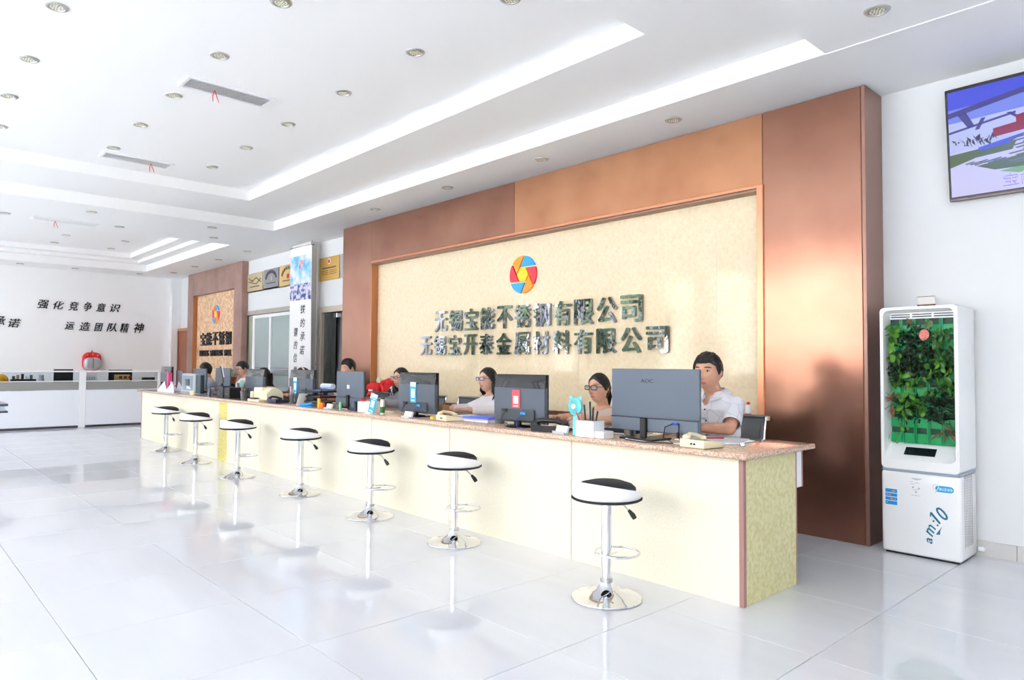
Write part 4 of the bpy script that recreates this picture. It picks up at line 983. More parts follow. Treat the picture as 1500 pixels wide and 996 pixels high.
obj('inner_panel', MB().box(-.30, .12, -.034, -.029, .05, .27, .004, 1), mat('blue_grey_panel', (128, 146, 156), .35), lm, None)
obj('dark_side', MB().box(.225, .42, -.02, .04, .015, .285, .008, 1), mat('blue_black_panel', (40, 56, 66), .3), lm, None)
obj('label_patch', MB().box(-.12, .0, -.036, -.0335, .075, .11), PAPER, lm, None); obj('label_patch', MB().box(-.02, .05, -.036, -.0335, .07, .09), PAPER, lm, None)
obj('bracket', MB().box(-.16, .0, -.045, -.034, .12, .22, .004, 1), DGREY, lm, None)
obj('stick_foot', MB().box(-.36, .4, -.08, .08, 0, .014, .003, 1), MATS['pale_grey_plastic'], lm, None)

# telephones
def phone(lab, loc, rz, body, dark=False):
    t = thing('telephone', lab, 'telephone', loc, rz, 'desk telephones on the counter')
    m = MB()
    # wedge body: higher at the back of the phone (towards the staff's far side = -y)
    m.prism([(-.11, 0), (.10, 0), (.10, .028), (-.03, .052), (-.11, .058)], lambda u, v, d: Vector((d, u, v)), -.10, .10)
    bmesh.ops.bevel(m.bm, geom=m.bm.edges[:], offset=.006, segments=2, profile=.5, affect='EDGES')
    obj('body', m, body, t, 30)
    m = MB(); m.tube([(-.062, -.095, .068), (-.064, -.05, .088), (-.064, .02, .078), (-.062, .085, .050)], [.018, .014, .014, .018], 12)
    m.ball((-.062, -.085, .070), (.027, .028, .02), 14, 8); m.ball((-.062, .078, .052), (.027, .028, .02), 14, 8)
    obj('handset', m, body, t)
    k_me = MB().box(-.008, .008, -.006, .006, 0, .005, .001, 1).mesh('key', DGREY if not dark else MGREY)
    for i in range(3):
        for j in range(4): link('key', k_me, t, (.0 + i * .026, .0 + j * .02, .044 - j * .0045))
    obj('display', MB().box(-.01, .075, -.075, -.04, .052, .057, .001, 1), mat('lcd', (120, 134, 120), .3), t, None)
    for a in (.0, .025): obj('socket', MB().box(a - .006, a + .006, -.1165, -.1095, .022, .034), BLACK, t, None)
    obj('feet', MB().box(-.09, .09, -.09, .085, -.004, .001), BLACK, t, None)
    t.scale = (.86, .86, .8)
    return t
phone('cream desk telephone beside the man near the counter end', (-2.19, 3.50, TZ + .003), -.12, BEIGE)
phone('cream desk telephone beside the blue folders', (-4.57, 3.54, TZ + .003), -.15, BEIGE)
phone('dark blue telephone beside the cream receipt printer', (-7.86, 3.54, TZ + .003), .2, mat('dark_blue_plastic', (44, 50, 78), .4), True)
bp = thing('telephone', 'black telephone with its handset towards the front, beside the red-card monitor', 'telephone', (-3.42, 3.53, TZ), .25, 'desk telephones on the counter')
m = MB(); m.prism([(-.1, 0), (.1, 0), (.1, .02), (-.1, .045)], lambda u, v, d: Vector((d, u, v)), -.1, .12); obj('body', m, BLACK, bp)
m = MB(); m.tube([(-.12, -.02, .05), (-.06, -.03, .075), (.06, -.03, .075), (.14, .0, .05)], [.024, .017, .017, .02], 12); m.ball((-.11, -.02, .042), (.04, .033, .034), 14, 10); m.ball((.12, -.01, .042), (.034, .03, .03), 14, 10); obj('handset', m, BLACK, bp)
obj('cord', MB().tube([(-.12 + .006 * k, -.06 - .03 * math.sin(k * .12), .006 + .003 * math.cos(k * 1.6)) for k in range(40)], .003, 5), BLACK, bp)

# white organiser with pens
og = thing('pen_organiser', 'white stepped organiser box with pens before the woman in beige', 'organiser', (-2.97, 3.455, TZ))
obj('box', MB().box(-.10, .055, -.055, .055, 0, .105, .004, 2), WHITEP, og, None); obj('step', MB().box(.057, .135, -.05, .05, 0, .045, .004, 1), WHITEP, og, None)
obj('opening', MB().box(-.092, .047, -.047, .047, .103, .1058), MGREY, og, None)
for k, (x, y, c_, l_) in enumerate(((-.09, -.02, RED, .05), (-.075, .01, mat('orange_plastic', (240, 130, 40), .5), .045), (-.05, -.01, mat('green_black_pen', (20, 60, 62), .4), .10), (-.035, .02, MATS['green_black_pen'], .12), (.0, .0, BLACK, .085), (.01, .02, MATS['green_black_pen'], .06))):
    obj('pen', MB().tube([(x, y, .09), (x - .03 + .01 * k, y - .005, .105 + l_)], .0055, 8), c_, og)
fn = thing('desk_fan', 'turquoise hand fan with ears standing beside the white organiser', 'fan', (-3.11, 3.455, TZ))
obj('handle', MB().box(-.022, .022, -.014, .014, 0, .13, .006, 2), TEAL, fn, None)
m = MB(); m.lathe([(.001, -.018), (.045, -.018), (.058, -.008), (.058, .008), (.045, .018), (.001, .018)], 28, M=T(0, -.01, .19) @ R(PI / 2, 'X'), cap=False)
m.ball((-.04, -.01, .245), (.014, .01, .016), 10, 8); m.ball((.04, -.01, .245), (.014, .01, .016), 10, 8); obj('head', m, TEAL, fn)
obj('hub', MB().cyl(.018, 0, .006, n=18, M=T(0, -.028, .19) @ R(PI / 2, 'X')), PAPER, fn)
for k in range(22):
    a = 2 * PI * k / 22; obj('grille_bar', MB().box(.02, .05, -.0008, .0008, -.0006, .0012, M=T(0, -.0295, .19) @ R(a, 'Y')), mat('teal_shade', (40, 150, 160), .5), fn, None)
cu_ = thing('steel_cup', 'brushed steel tumbler behind the foot of the large monitor', 'cup', (-2.835, 3.67, TZ))
obj('wall', MB().lathe([(.001, 0), (.033, 0), (.036, .004), (.042, .11), (.040, .11), (.034, .006), (.001, .006)], 28, cap=False), STEEL, cu_)
def card_holder(lab, loc, rz, w_=.10, card=None):
    t = thing('card_holder', lab, 'card holder', loc, rz, 'business card holders on the counter')
    obj('tray', MB().box(-w_ / 2, w_ / 2, -.03, .03, 0, .008, .002, 1), mat('smoke_acrylic', (196, 202, 206), .15), t, None)
    obj('cards', MB().box(-w_ / 2 + .004, w_ / 2 - .004, -.012, .006, .006, .055, .001, 1, M=R(-.35, 'X')), card or PAPER, t, None)
    obj('lip', MB().box(-w_ / 2, w_ / 2, -.032, -.028, 0, .02, .001, 1), MATS['smoke_acrylic'], t, None)
    return t
card_holder('small white business card holder beside the turquoise fan', (-3.23, 3.44, TZ), -.1, .12)
card_holder('small white business card holder beside the orange knife', (-6.47, 3.45, TZ), -.1, .13)
card_holder('white business card holder before the woman in grey', (-5.03, 3.43, TZ), -.05, .13)
def stack(name, lab, cat, loc, rz, layers):
    t = thing(name, lab, cat, loc, rz); z = 0
    for nm, w_, d_, h_, c_, a in layers:
        obj(nm, MB().box(-w_ / 2, w_ / 2, -d_ / 2, d_ / 2, z + .0003, z + h_, min(.003, h_ * .3), 1, M=R(a, 'Z')), c_, t, None); z += h_
    return t
stack('notebook_stack', 'dark notebook on loose sheets before the woman in beige', 'notebook', (-3.0, 3.84, TZ), .1, [('sheet', .30, .21, .006, PAPER, 0), ('notebook', .25, .18, .03, mat('navy_cover', (38, 44, 60), .5), .1), ('sheet', .2, .16, .004, mat('lilac_sheet', (190, 184, 220), .7), .3)])
stack('folder_stack', 'blue and white folders stacked beside the mesh pen cup', 'folder', (-4.36, 3.72, TZ), .05, [('folder', .32, .23, .012, PAPER, 0), ('folder', .31, .22, .012, mat('lilac_folder', (200, 196, 236), .5), .02), ('folder', .30, .22, .014, mat('blue_folder', (84, 108, 214), .4), .06), ('sheet', .2, .15, .004, mat('blue_sheet', (98, 120, 220), .4), -.05)])
stack('document_pile', 'white papers with a red pen before the man at the counter end', 'papers', (-2.33, 3.86, TZ), .1, [('sheet', .40, .28, .008, PAPER, 0), ('sheet', .36, .25, .006, mat('sheet_grey', (226, 224, 230), .7), .12), ('pen', .12, .01, .009, RED, .8)])
stack('document_pile', 'pinkish papers before the woman in the white blouse', 'papers', (-4.75, 3.93, TZ), .3, [('sheet', .3, .22, .006, mat('maroon_cover', (110, 40, 44), .5), 0), ('sheet', .26, .19, .008, PAPER, -.2)])
stack('document_pile', 'loose white papers behind the black telephone', 'papers', (-3.42, 3.88, TZ), .2, [('sheet', .3, .22, .01, PAPER, 0), ('sheet', .24, .18, .01, mat('pink_paper', (228, 196, 196), .7), .3)])
pj = thing('plastic_bag', 'crumpled clear plastic bag and bottle behind the black telephone', 'bag', (-3.52, 3.93, TZ))
m = MB(); m.ball((0, 0, .03), (.08, .06, .03), 16, 10); m.box(-.03, .03, -.015, .015, .03, .14)
for v in m.bm.verts: v.co += Vector((noise.noise(v.co * 30), noise.noise(v.co * 30 + Vector((5, 0, 0))), noise.noise(v.co * 30 + Vector((0, 5, 0))))) * .014; v.co.z = max(.0, v.co.z)
obj('film', m, mat('plastic_film', (238, 234, 236), .2, alpha=.75), pj, 180)
def mesh_cup(lab, loc, pens, m_):
    t = thing('pen_cup', lab, 'pen cup', loc, 0, 'pen cups on the counter')
    obj('cup', MB().lathe([(.001, .002), (.036, .002), (.045, .10), (.043, .10), (.034, .006), (.001, .006)], 20, cap=False), m_, t)
    obj('rim', MB().lathe([(.043, .098), (.047, .098), (.047, .104), (.043, .104)], 20, cap=False), BLACK, t)
    for k, c_ in enumerate(pens):
        a = k * 2.1; obj('pen', MB().tube([(.01 * math.cos(a), .01 * math.sin(a), .01), (.035 * math.cos(a), .035 * math.sin(a), .13 + .012 * (k % 3))], .0045, 6), c_, t)
    return t
MESHC = mat('grey_mesh', (110, 114, 116), .5, alpha=.8)
mesh_cup('grey mesh pen cup between the blue folders and the red-card monitor', (-4.10, 3.66, TZ), [BLACK, mat('yellow_plastic', (236, 206, 40), .5), PAPER], MESHC)
mesh_cup('grey mesh pen cup in the distance beside the tablet stand', (-9.03, 3.60, TZ), [MATS['yellow_plastic'], mat('pen_blue', (50, 80, 200), .4), RED, PAPER, BLACK], MESHC)
gl = thing('drinking_glass', 'clear glass holding a few markers beside the dark blue telephone', 'glass', (-7.62, 3.60, TZ))
obj('glass', MB().lathe([(.001, .0), (.035, .0), (.042, .12), (.039, .12), (.033, .012), (.001, .012)], 24, cap=False), GLASS, gl)
for a, c_, h_ in ((0, PAPER, .17), (2, mat('green_cap', (50, 190, 110), .4), .14), (4, mat('pink_tissue', (232, 196, 190), .7), .2)):
    obj('marker', MB().tube([(.008 * math.cos(a), .008 * math.sin(a), .015), (.024 * math.cos(a), .024 * math.sin(a), h_)], .008, 8), c_, gl)
ij = thing('insulator_jar', 'clear bottle with green lid and base beside the leaning blue card', 'bottle', (-5.50, 3.47, TZ))
ij.scale = (.62, .62, 1)
obj('glass', MB().lathe([(.001, .0), (.032, .0), (.034, .08), (.03, .10), (.03, .14), (.001, .14)], 20, cap=False), mat('jar_clear', (226, 220, 214), .12), ij)
obj('sleeve', MB().lathe([(.033, .018), (.0365, .018), (.0365, .072), (.033, .072)], 20, cap=False), mat('green_sleeve', (40, 120, 50), .4), ij)
obj('lid', MB().cyl(.028, .14, .158, n=20), mat('dark_green_lid', (30, 60, 30), .4), ij)
bc = thing('pay_card_stand', 'blue and white card leaning on the counter beside the white tissue box', 'card', (-5.66, 3.44, TZ))
bc.scale = (1, 1, .84)
MT = T(0, 0, .0) @ R(.22, 'Y') @ R(-.1, 'X')
obj('card', MB().box(-.05, .05, -.003, .003, .012, .225, .001, 1, M=MT), BLUE, bc, None); obj('card_head', MB().box(-.049, .049, -.0037, -.0031, .185, .224, M=MT), PAPER, bc, None)
obj('card_window', MB().box(-.026, .026, -.0037, -.0031, .075, .15, M=MT), PAPER, bc, None); obj('card_print', MB().box(-.03, .03, -.0037, -.0031, .165, .173, M=MT), PAPER, bc, None); obj('card_print', MB().box(-.03, .03, -.0037, -.0031, .03, .04, M=MT), PAPER, bc, None)
obj('stand', MB().box(-.05, .05, -.03, .03, 0, .012, .002, 1), PAPER, bc, None)
ti = thing('tissue_box', 'plain white box behind the leaning blue card', 'box', (-5.87, 3.55, TZ)); obj('carton', MB().box(-.11, .11, -.06, .06, 0, .10, .004, 1), PAPER, ti, None)
td = thing('tape_dispenser', 'dark tape dispenser with red stapler beside the white box', 'tape dispenser', (-6.12, 3.55, TZ))
obj('body', MB().prism([(-.07, 0), (.07, 0), (.06, .05), (.03, .09), (-.02, .10), (-.06, .06)], lambda u, v, d: Vector((u, d, v)), -.03, .03), mat('blue_black_plastic', (40, 48, 66), .4), td, None)
obj('roll', MB().cyl(.035, -.02, .02, n=20, M=T(0, -.012, .065) @ R(PI / 2, 'X')), mat('roll_dark', (70, 90, 110), .4), td)
obj('red_stapler', MB().box(-.02, .05, -.02, .02, 0, .05, .006, 1, M=T(.09, .02, .08) @ R(.7, 'Y')), RED, td, None); obj('holder', MB().box(.07, .13, -.02, .06, 0, .1, .004, 1), BLACK, td, None)
gw = thing('glue_bottle', 'small green and white glue bottle beside the tape dispenser', 'bottle', (-6.33, 3.5, TZ)); obj('bottle', MB().lathe([(.001, 0), (.014, 0), (.014, .06), (.007, .075), (.001, .09)], 14, cap=False), mat('glue_green', (120, 210, 150), .4), gw)
tr = thing('document_tray', 'black three-tier document tray beside the grey monitor', 'document tray', (-7.09, 3.72, TZ))
tf = MB()
for x in (-.2, .16):
    for y in (-.13, .13): obj('post', MB().tube([(x, y, 0), (x + .03, y, .19)], .005, 6), BLACK, tr)
for k in range(3):
    z = .03 + k * .06
    m = MB(); m.box(-.24 + .01 * k, .20 + .01 * k, -.16, .16, z, z + .004); m.box(-.24 + .01 * k, .20 + .01 * k, -.16, -.155, z, z + .022); m.box(-.24 + .01 * k, -.235 + .01 * k, -.16, .16, z, z + .022); m.box(.195 + .01 * k, .20 + .01 * k, -.16, .16, z, z + .022)
    s_ = obj('shelf', m, mat('tray_wire', (36, 38, 46), .4), tr, None)
    obj('paper', MB().box(-.2, .2, -.14, .13, z + .0045, z + .014 + .006 * (k == 2), .001, 1, M=R(.04 * (k - 1), 'Z')), [PAPER, mat('folder_pink', (226, 90, 130), .5), mat('folder_blue_clear', (90, 130, 190), .3)][k], s_, None)
obj('roll_of_paper', MB().cyl(.03, -.12, .12, n=16, M=T(.08, 0, .215) @ R(PI / 2, 'Y')), mat('pale_roll', (206, 214, 230), .4), tr)
obj('wire_loop', MB().tube([(-.1, .1, .18), (-.09, .1, .27), (.14, .1, .27), (.16, .1, .18)], .004, 6), BLACK, tr)
sr = thing('staple_tool', 'bright blue stapler lying on the counter beside the orange knife', 'stapler', (-6.98, 3.46, TZ), .2)
obj('lower_arm', MB().box(-.10, .10, -.016, .016, 0, .014, .004, 1), mat('bright_blue_plastic', (40, 150, 220), .4), sr, None); obj('upper_arm', MB().box(-.1, .1, -.014, .014, 0, .022, .006, 1, M=T(0, 0, .018) @ R(-.1, 'Y')), MATS['bright_blue_plastic'], sr, None)
ok_ = thing('orange_knife', 'yellow and orange box tool standing beside the blue stapler', 'tool', (-6.70, 3.46, TZ)); obj('handle', MB().box(-.02, .02, -.012, .012, 0, .10, .003, 1), mat('amber_plastic', (250, 176, 40), .4), ok_, None); obj('body', MB().box(.03, .10, -.02, .02, 0, .06, .012, 2), mat('orange_body', (240, 110, 30), .4), ok_, None); obj('bridge', MB().box(.0, .05, -.006, .006, .03, .045), MATS['orange_body'], ok_, None)
bc2 = thing('white_card_stand', 'green and white leaflet stand beside the clear glass', 'leaflet', (-7.27, 3.53, TZ)); obj('leaflet', MB().box(-.004, .004, -.05, .05, 0, .15, .001, 1, M=R(.5, 'Y')), PAPER, bc2, None); obj('green_mark', MB().box(-.0055, -.0042, -.03, .03, .02, .05, M=R(.5, 'Y')), MATS['green_cap'], bc2, None)
rp_ = thing('receipt_printer', 'cream receipt printer with rounded side on the counter', 'printer', (-8.28, 3.57, TZ), -.05)
obj('body', MB().box(-.16, .10, -.09, .10, .035, .17, .015, 3), BEIGE, rp_, None)
obj('round_side', MB().prism([(-.10, .03), (.10, .03), (.10, .08)] + [(.10 - .2 * k / 10 if k < 10 else -.1, .08 + .09 * math.sin(PI * (k + 1) / 12)) for k in range(11)], lambda u, v, d: Vector((d, u, v)), .10, .30), BEIGE, rp_, 40)
obj('tray', MB().box(-.24, .14, -.14, .04, 0, .03, .008, 2), BEIGE, rp_, None); obj('slot', MB().box(-.14, .02, -.143, -.09, .028, .045, .003, 1), BLACK, rp_, None)
obj('post', MB().box(-.2, -.16, -.12, -.05, .0, .12, .008, 1), BEIGE, rp_, None)
ts = thing('tablet_stand', 'black card terminal with a raised white-backed tablet screen', 'payment terminal', (-9.62, 3.56, TZ))
obj('base', MB().box(-.08, .16, -.07, .09, 0, .15, .01, 2), BLACK, ts, None); obj('screen_arm', MB().box(-.03, .03, -.01, .01, .1, .3, .004, 1, M=R(-.45, 'Y')), BLACK, ts, None)
MT = T(-.12, 0, .27) @ R(-.5, 'Y'); obj('screen_back', MB().box(-.09, .09, -.016, .0, -.12, .13, .006, 1, M=MT), DGREY, ts, None); obj('white_frame', MB().box(-.10, .10, .002, .010, -.05, .14, .004, 1, M=MT), WHITEP, ts, None)
obj('slot', MB().box(.0, .05, -.0715, -.069, .03, .10), GLOSSB, ts, None)
tf2 = thing('desk_fan', 'round pale turquoise fan in the distance behind the tablet stand', 'fan', (-9.72, 3.85, TZ)); obj('head', MB().ball((0, 0, .17), (.06, .035, .06), 18, 12), mat('pale_teal', (170, 220, 216), .4), tf2); obj('base', MB().lathe([(.001, 0), (.05, 0), (.04, .02), (.012, .03), (.012, .12), (.001, .12)], 18, cap=False), MATS['pale_teal'], tf2)
lp = thing('laptop', 'open grey laptop seen from behind before the man with glasses', 'laptop', (-9.75, 4.02, TZ), 0)
obj('lid', MB().box(-.22, .22, -.006, .004, .01, .19, .004, 1, M=T(0, -.1, 0) @ R(.25, 'X')), mat('laptop_grey', (136, 134, 142), .35, metal=.4), lp, None); obj('base', MB().box(-.22, .22, -.1, .12, 0, .014, .004, 1), MATS['laptop_grey'], lp, None)
cb = thing('black_case', 'black open card reader box on the counter beside the mesh pen cup', 'card reader', (-9.30, 3.56, TZ)); obj('case', MB().box(-.09, .09, -.08, .08, 0, .14, .01, 2), BLACK, cb, None); obj('slot', MB().box(-.05, .05, -.083, -.079, .05, .06), MGREY, cb, None)
pp = thing('potted_plant', 'small round-leaved plant in a terracotta pot beyond the laptop', 'plant', (-10.62, 4.05, TZ))
obj('stand', MB().cyl(.05, 0, .155, n=18), BLACK, pp)
obj('pot', MB().lathe([(.001, .155), (.05, .155), (.066, .24), (.07, .24), (.07, .255), (.058, .255), (.001, .245)], 24, cap=False), mat('terracotta', (168, 92, 66), .7), pp)
lf = leaf_mesh('leaf', .06, .03, mat('pot_leaf', (116, 150, 96), .6), .3)
for k in range(14):
    a = k * 2.4; q = .02 + .05 * ((k * 7) % 5) / 5; link('leaf', lf, pp, (q * math.cos(a), q * math.sin(a), .26 + .015 * (k % 6)), (rnd.uniform(-.2, .8), 0, a - PI / 2))
obj('stem', MB().tube([(0, 0, .24), (.01, 0, .3), (.02, 0, .36)], .005, 6), MATS['plant_stem'], pp); link('leaf', lf, pp, (.02, 0, .36), (.5, 0, 2)); link('leaf', lf, pp, (.02, 0, .35), (.3, 0, -1))
sb = thing('small_bottle', 'small bottle with a blue cap before the tall grey monitor', 'bottle', (-10.22, 3.58, TZ)); obj('bottle', MB().lathe([(.001, 0), (.025, 0), (.025, .08), (.015, .10), (.001, .10)], 16, cap=False), mat('brown_smoke', (80, 84, 92), .2), sb); obj('cap', MB().cyl(.018, .10, .125, n=14), mat('cap_blue', (60, 80, 190), .4), sb)
for k, x in enumerate((-10.62, -10.55)):
    eg = thing('pale_cup', ['pale cream cup under the customer display, nearer the far end', 'pale cream cup under the customer display, nearer the tablet'][k], 'cup', (x, 3.47, TZ)); obj('wall', MB().lathe([(.001, 0), (.022, 0), (.028, .06), (.025, .06), (.02, .004), (.001, .004)], 16, cap=False), BEIGE, eg)
wpz = thing('folded_paper', 'two white folded sheets standing like tents at the far counter end', 'paper', (-11.95, 3.60, TZ))
for x0, w_ in ((-.26, .40), (.14, .34)):
    m = MB(); m.prism([(x0 - w_ * .6, 0), (x0 + w_ * .7, 0), (x0 + w_ * .1, .165)], lambda u, v, d: Vector((u, d + v * .2, v)), -.08, -.077); m.prism([(x0 - w_ * .6, 0), (x0 + w_ * .7, 0), (x0 + w_ * .1, .165)], lambda u, v, d: Vector((u, d - v * .2, v)), .08, .083)
    obj('sheet', m, mat('lilac_white_sheet', (232, 232, 250), .7), wpz, None)
gb = thing('grey_box', 'grey folded board standing behind the white sheets', 'box', (-12.1, 3.80, TZ)); obj('board', MB().prism([(-.3, 0), (.45, 0), (.3, .12), (.0, .33), (-.3, .33)], lambda u, v, d: Vector((u, d, v)), 0, .02), mat('board_grey', (120, 116, 128), .6), gb, None)
pi_ = thing('pink_box', 'small pink box beside the farthest monitor', 'box', (-12.25, 3.65, TZ)); obj('carton', MB().box(-.04, .04, -.03, .03, 0, .3, .003, 1), mat('pink_box', (230, 80, 130), .5), pi_, None)
ky = thing('key_bunch', 'bunch of keys with a clear crystal fob at the counter end', 'keys', (-2.08, 3.72, TZ))
obj('ring', MB().tube([(.02 * math.cos(k * PI / 8), .02 * math.sin(k * PI / 8), .004) for k in range(16)], .0018, 6, loop=True), CHROME, ky)
for a in (.2, 1.0, 2.4): obj('key', MB().box(.018, .07, -.005, .005, .002, .005, .001, 1, M=T(0, 0, .003 * a) @ R(a + 2.2, 'Z')), CHROME, ky, None)
obj('fob', MB().ball((.045, -.05, .018), (.02, .018, .016), 8, 5), mat('crystal', (226, 234, 240), .05, metal=.6), ky, None)
yc = thing('yellow_cap', 'small yellow lid on the counter beside the cream telephone by the folders', 'lid', (-4.80, 3.52, TZ)); obj('cap', MB().cyl(.018, 0, .02, n=16), MATS['yellow_plastic'], yc)
bb2 = thing('brown_pot', 'brown paper bag behind the blue-card monitor before the woman in grey', 'bag', (-5.03, 3.80, TZ)); obj('bag', MB().box(-.06, .06, -.04, .04, 0, .1, .01, 1), mat('kraft', (176, 134, 92), .8), bb2, None)
cab = thing('cable_tangle', 'loose cables and adapter under the grey monitor', 'cable', (-6.55, 3.62, TZ))
obj('adapter', MB().box(-.05, .03, -.025, .025, 0, .03, .006, 2), MGREY, cab, None); obj('cable', MB().tube([(.03, 0, .012), (.1, -.05, .005), (.2, -.03, .005), (.27, -.08, .005)], .003, 6), PAPER, cab); obj('cable', MB().tube([(-.05, 0, .012), (-.15, -.04, .005), (-.22, .02, .005)], .003, 6), BLACK, cab)
hk = thing('fire_bottle', 'small red and white spray bottle on the wainscot ledge beside the copper frame', 'bottle', (-2.90, 5.32, .885))
obj('bottle', MB().lathe([(.001, 0), (.024, 0), (.024, .07), (.012, .085), (.001, .085)], 16, cap=False), WHITEP, hk); obj('cap', MB().cyl(.014, .085, .105, n=12), RED, hk); obj('band', MB().lathe([(.0245, .0), (.0255, .0), (.0255, .012), (.0245, .012)], 16, cap=False), RED, hk)
lg_ = thing('wall_ledge', 'pale ledge bracket behind the office chair beside the copper frame', 'shelf', (-2.86, 5.33, .85)); obj('board', MB().box(-.08, .16, -.06, .06, 0, .035, .006, 1), mat('cream_board', (226, 206, 170), .5), lg_, None)
obj('leg', MB().box(-.06, -.03, .0, .05, -.85, 0), MATS['cream_board'], lg_, None); obj('leg', MB().box(.11, .14, -.02, .03, -.85, 0), MATS['cream_board'], lg_, None)
rb_ = thing('red_shopping_bag', 'red soft bag with white print on the chair behind the counter', 'bag', (-8.17, 5.08, .84))
m = MB(); m.box(-.15, .12, -.08, .08, 0, .19, .02, 2); m.ball((.25, .02, .11), (.13, .09, .13), 30, 20); m.ball((.18, .0, .16), (.08, .06, .07), 24, 14); bmesh.ops.subdivide_edges(m.bm, edges=[e for e in m.bm.edges if e.calc_length() > .05], cuts=4, use_grid_fill=True)
for v in m.bm.verts: v.co += Vector((noise.noise(v.co * 22), noise.noise(v.co * 22 + Vector((5, 0, 0))), noise.noise(v.co * 22 + Vector((0, 5, 0))))) * .035; v.co.z = max(0, v.co.z)
obj('fabric', m, mat('bag_bright_red', (216, 24, 30), .6), rb_, 180); obj('print', MB().box(-.07, .04, -.108, -.100, .08, .10), PAPER, rb_, None); obj('white_item', MB().ball((.02, .0, .22), (.05, .03, .05), 12, 8), mat('pale_green_item', (220, 232, 206), .5), rb_)
kb = thing('black_patterned_bag', 'black and white patterned cloth bag beside the red soft bag', 'bag', (-7.66, 5.06, .84))
m = MB(); m.ball((.0, 0, .08), (.17, .1, .09), 20, 12)
for v in m.bm.verts: v.co += Vector((noise.noise(v.co * 14), noise.noise(v.co * 14 + Vector((5, 0, 0))), noise.noise(v.co * 14 + Vector((0, 5, 0))))) * .03; v.co.z = max(0, v.co.z)
obj('fabric', m, mat('bag_black_white', (220, 216, 236), .6, rgb2=(20, 20, 26), scale=14, ramp=(.56, .6)), kb, 180)
sd_ = thing('low_cabinet', 'grey low cabinet behind the chairs carrying the red bag', 'cabinet', (-7.9, 5.10, 0)); obj('body', MB().box(-.42, .5, -.16, .2, 0, .82, .006, 1), mat('cabinet_grey', (132, 130, 128), .5), sd_, None); obj('top', MB().box(-.43, .51, -.17, .21, .82, .838, .004, 1), MGREY, sd_, None)
# ================================================================ PEOPLE
def remesh(bm, voxel, smooth=2, name='body'):
    me = bpy.data.meshes.new('tmp'); bm.to_mesh(me); bm.free()
    o = bpy.data.objects.new('tmp', me); COL.objects.link(o)
    r = o.modifiers.new('r', 'REMESH'); r.mode = 'VOXEL'; r.voxel_size = voxel; r.use_smooth_shade = True
    if smooth:
        s_ = o.modifiers.new('s', 'SMOOTH'); s_.iterations = smooth; s_.factor = .5
    out = bpy.data.meshes.new_from_object(o.evaluated_get(bpy.context.evaluated_depsgraph_get()))
    bpy.data.objects.remove(o); bpy.data.meshes.remove(me); out.name = name
    return out
def capsule(mb, a, b, ra, rb, n=14):
    a = Vector(a); b = Vector(b)
    mb.ball(a, ra, n, 8); mb.ball(b, rb, n, 8); mb.tube([a, b], [ra, rb], n)
def chain(mb, pts, rs, n=12):
    for k in range(len(pts) - 1): capsule(mb, pts[k], pts[k + 1], rs[k], rs[k + 1], n)
def ell_rings(mb, secs, n=28):
    """secs: (cx, cy, cz, rx, ry)"""
    mb.rings([[Vector((cx + rx * math.copysign(abs(math.cos(2 * PI * k / n)) ** .85, math.cos(2 * PI * k / n)), cy + ry * math.sin(2 * PI * k / n), cz)) for k in range(n)] for cx, cy, cz, rx, ry in secs])
def g(x, s): return math.exp(-(x / s) ** 2)
def head_point(dx, dy, dz, fem):
    wx = .073 if fem else .077
    x = dx * wx; y = dy * .094; z = dz * .113
    t = max(0.0, -dz)
    x *= 1 - (.34 if fem else .26) * t ** 1.6
    if dy > 0: y *= 1 - .40 * t
    else:
        y *= 1 - .10 * t; y -= .010 * t
        y = -abs(y) if y < 0 else y
    if dz > 0: x *= 1 + .05 * dz * (1 - dz) * 4 * .5
    if dy < -.15:
        f = min(1, (-dy - .15) / .4)
        y -= f * .004 * g(z - .034, .010) * g(x, .05)                 # brow
        y += f * .0085 * (g(x - .030, .016) + g(x + .030, .016)) * g(z - .016, .013)   # sockets
        if -.040 < z < .034:
            pr = .004 + .018 * (.034 - z) / .056 if z > -.022 else .022 * max(0, (z + .040) / .018)
            y -= f * pr * g(x, .0095)
        y -= f * .008 * (g(x - .011, .006) + g(x + .011, .006)) * g(z + .027, .007)
        y -= f * .0065 * g(z + .050, .0055) * g(x, .021)              # upper lip
        y -= f * .0065 * g(z + .0635, .0065) * g(x, .018)
        y += f * .0040 * g(z + .0565, .0028) * g(x, .022)
        y -= f * .008 * g(z + .092, .014) * g(x, .022)                # chin
        y -= f * .004 * (g(x - .042, .02) + g(x + .042, .02)) * g(z + .012, .018)
        y += f * .002 * g(z + .078, .008) * g(x, .02)
    return Vector((x, y, z))
def head_grid(fem, nu=88, nv=64):
    out = []
    for j in range(nv + 1):
        th = PI * j / nv; row = []
        for i in range(nu):
            ph = 2 * PI * i / nu
            row.append(head_point(math.sin(th) * math.sin(ph), -math.sin(th) * math.cos(ph), math.cos(th), fem))
        out.append(row)
    return out
def add_head(mb, M_, fem, grid):
    mb.rings([[M_ @ p for p in r] for r in grid[1:-1]])
    for s_ in (-1, 1):
        e = MB(); e.ball((0, 0, 0), (.008, .016, .030), 12, 8); e.ball((s_ * .006, .004, .004), (.007, .012, .022), 10, 6)
        e.xf(M_ @ T(s_ * (.071 if fem else .075), .008, -.004) @ R(s_ * .25, 'Z') @ R(.15, 'X'))
        me = bpy.data.meshes.new('e'); e.bm.to_mesh(me); e.bm.free(); mb.bm.from_mesh(me); bpy.data.meshes.remove(me)
def surf_y(grid, x, z):
    best = None
    for r in grid:
        for p in r:
            if p.y < 0:
                d = (p.x - x) ** 2 + (p.z - z) ** 2
                if best is None or d < best[0]: best = (d, p.y)
    return best[1]
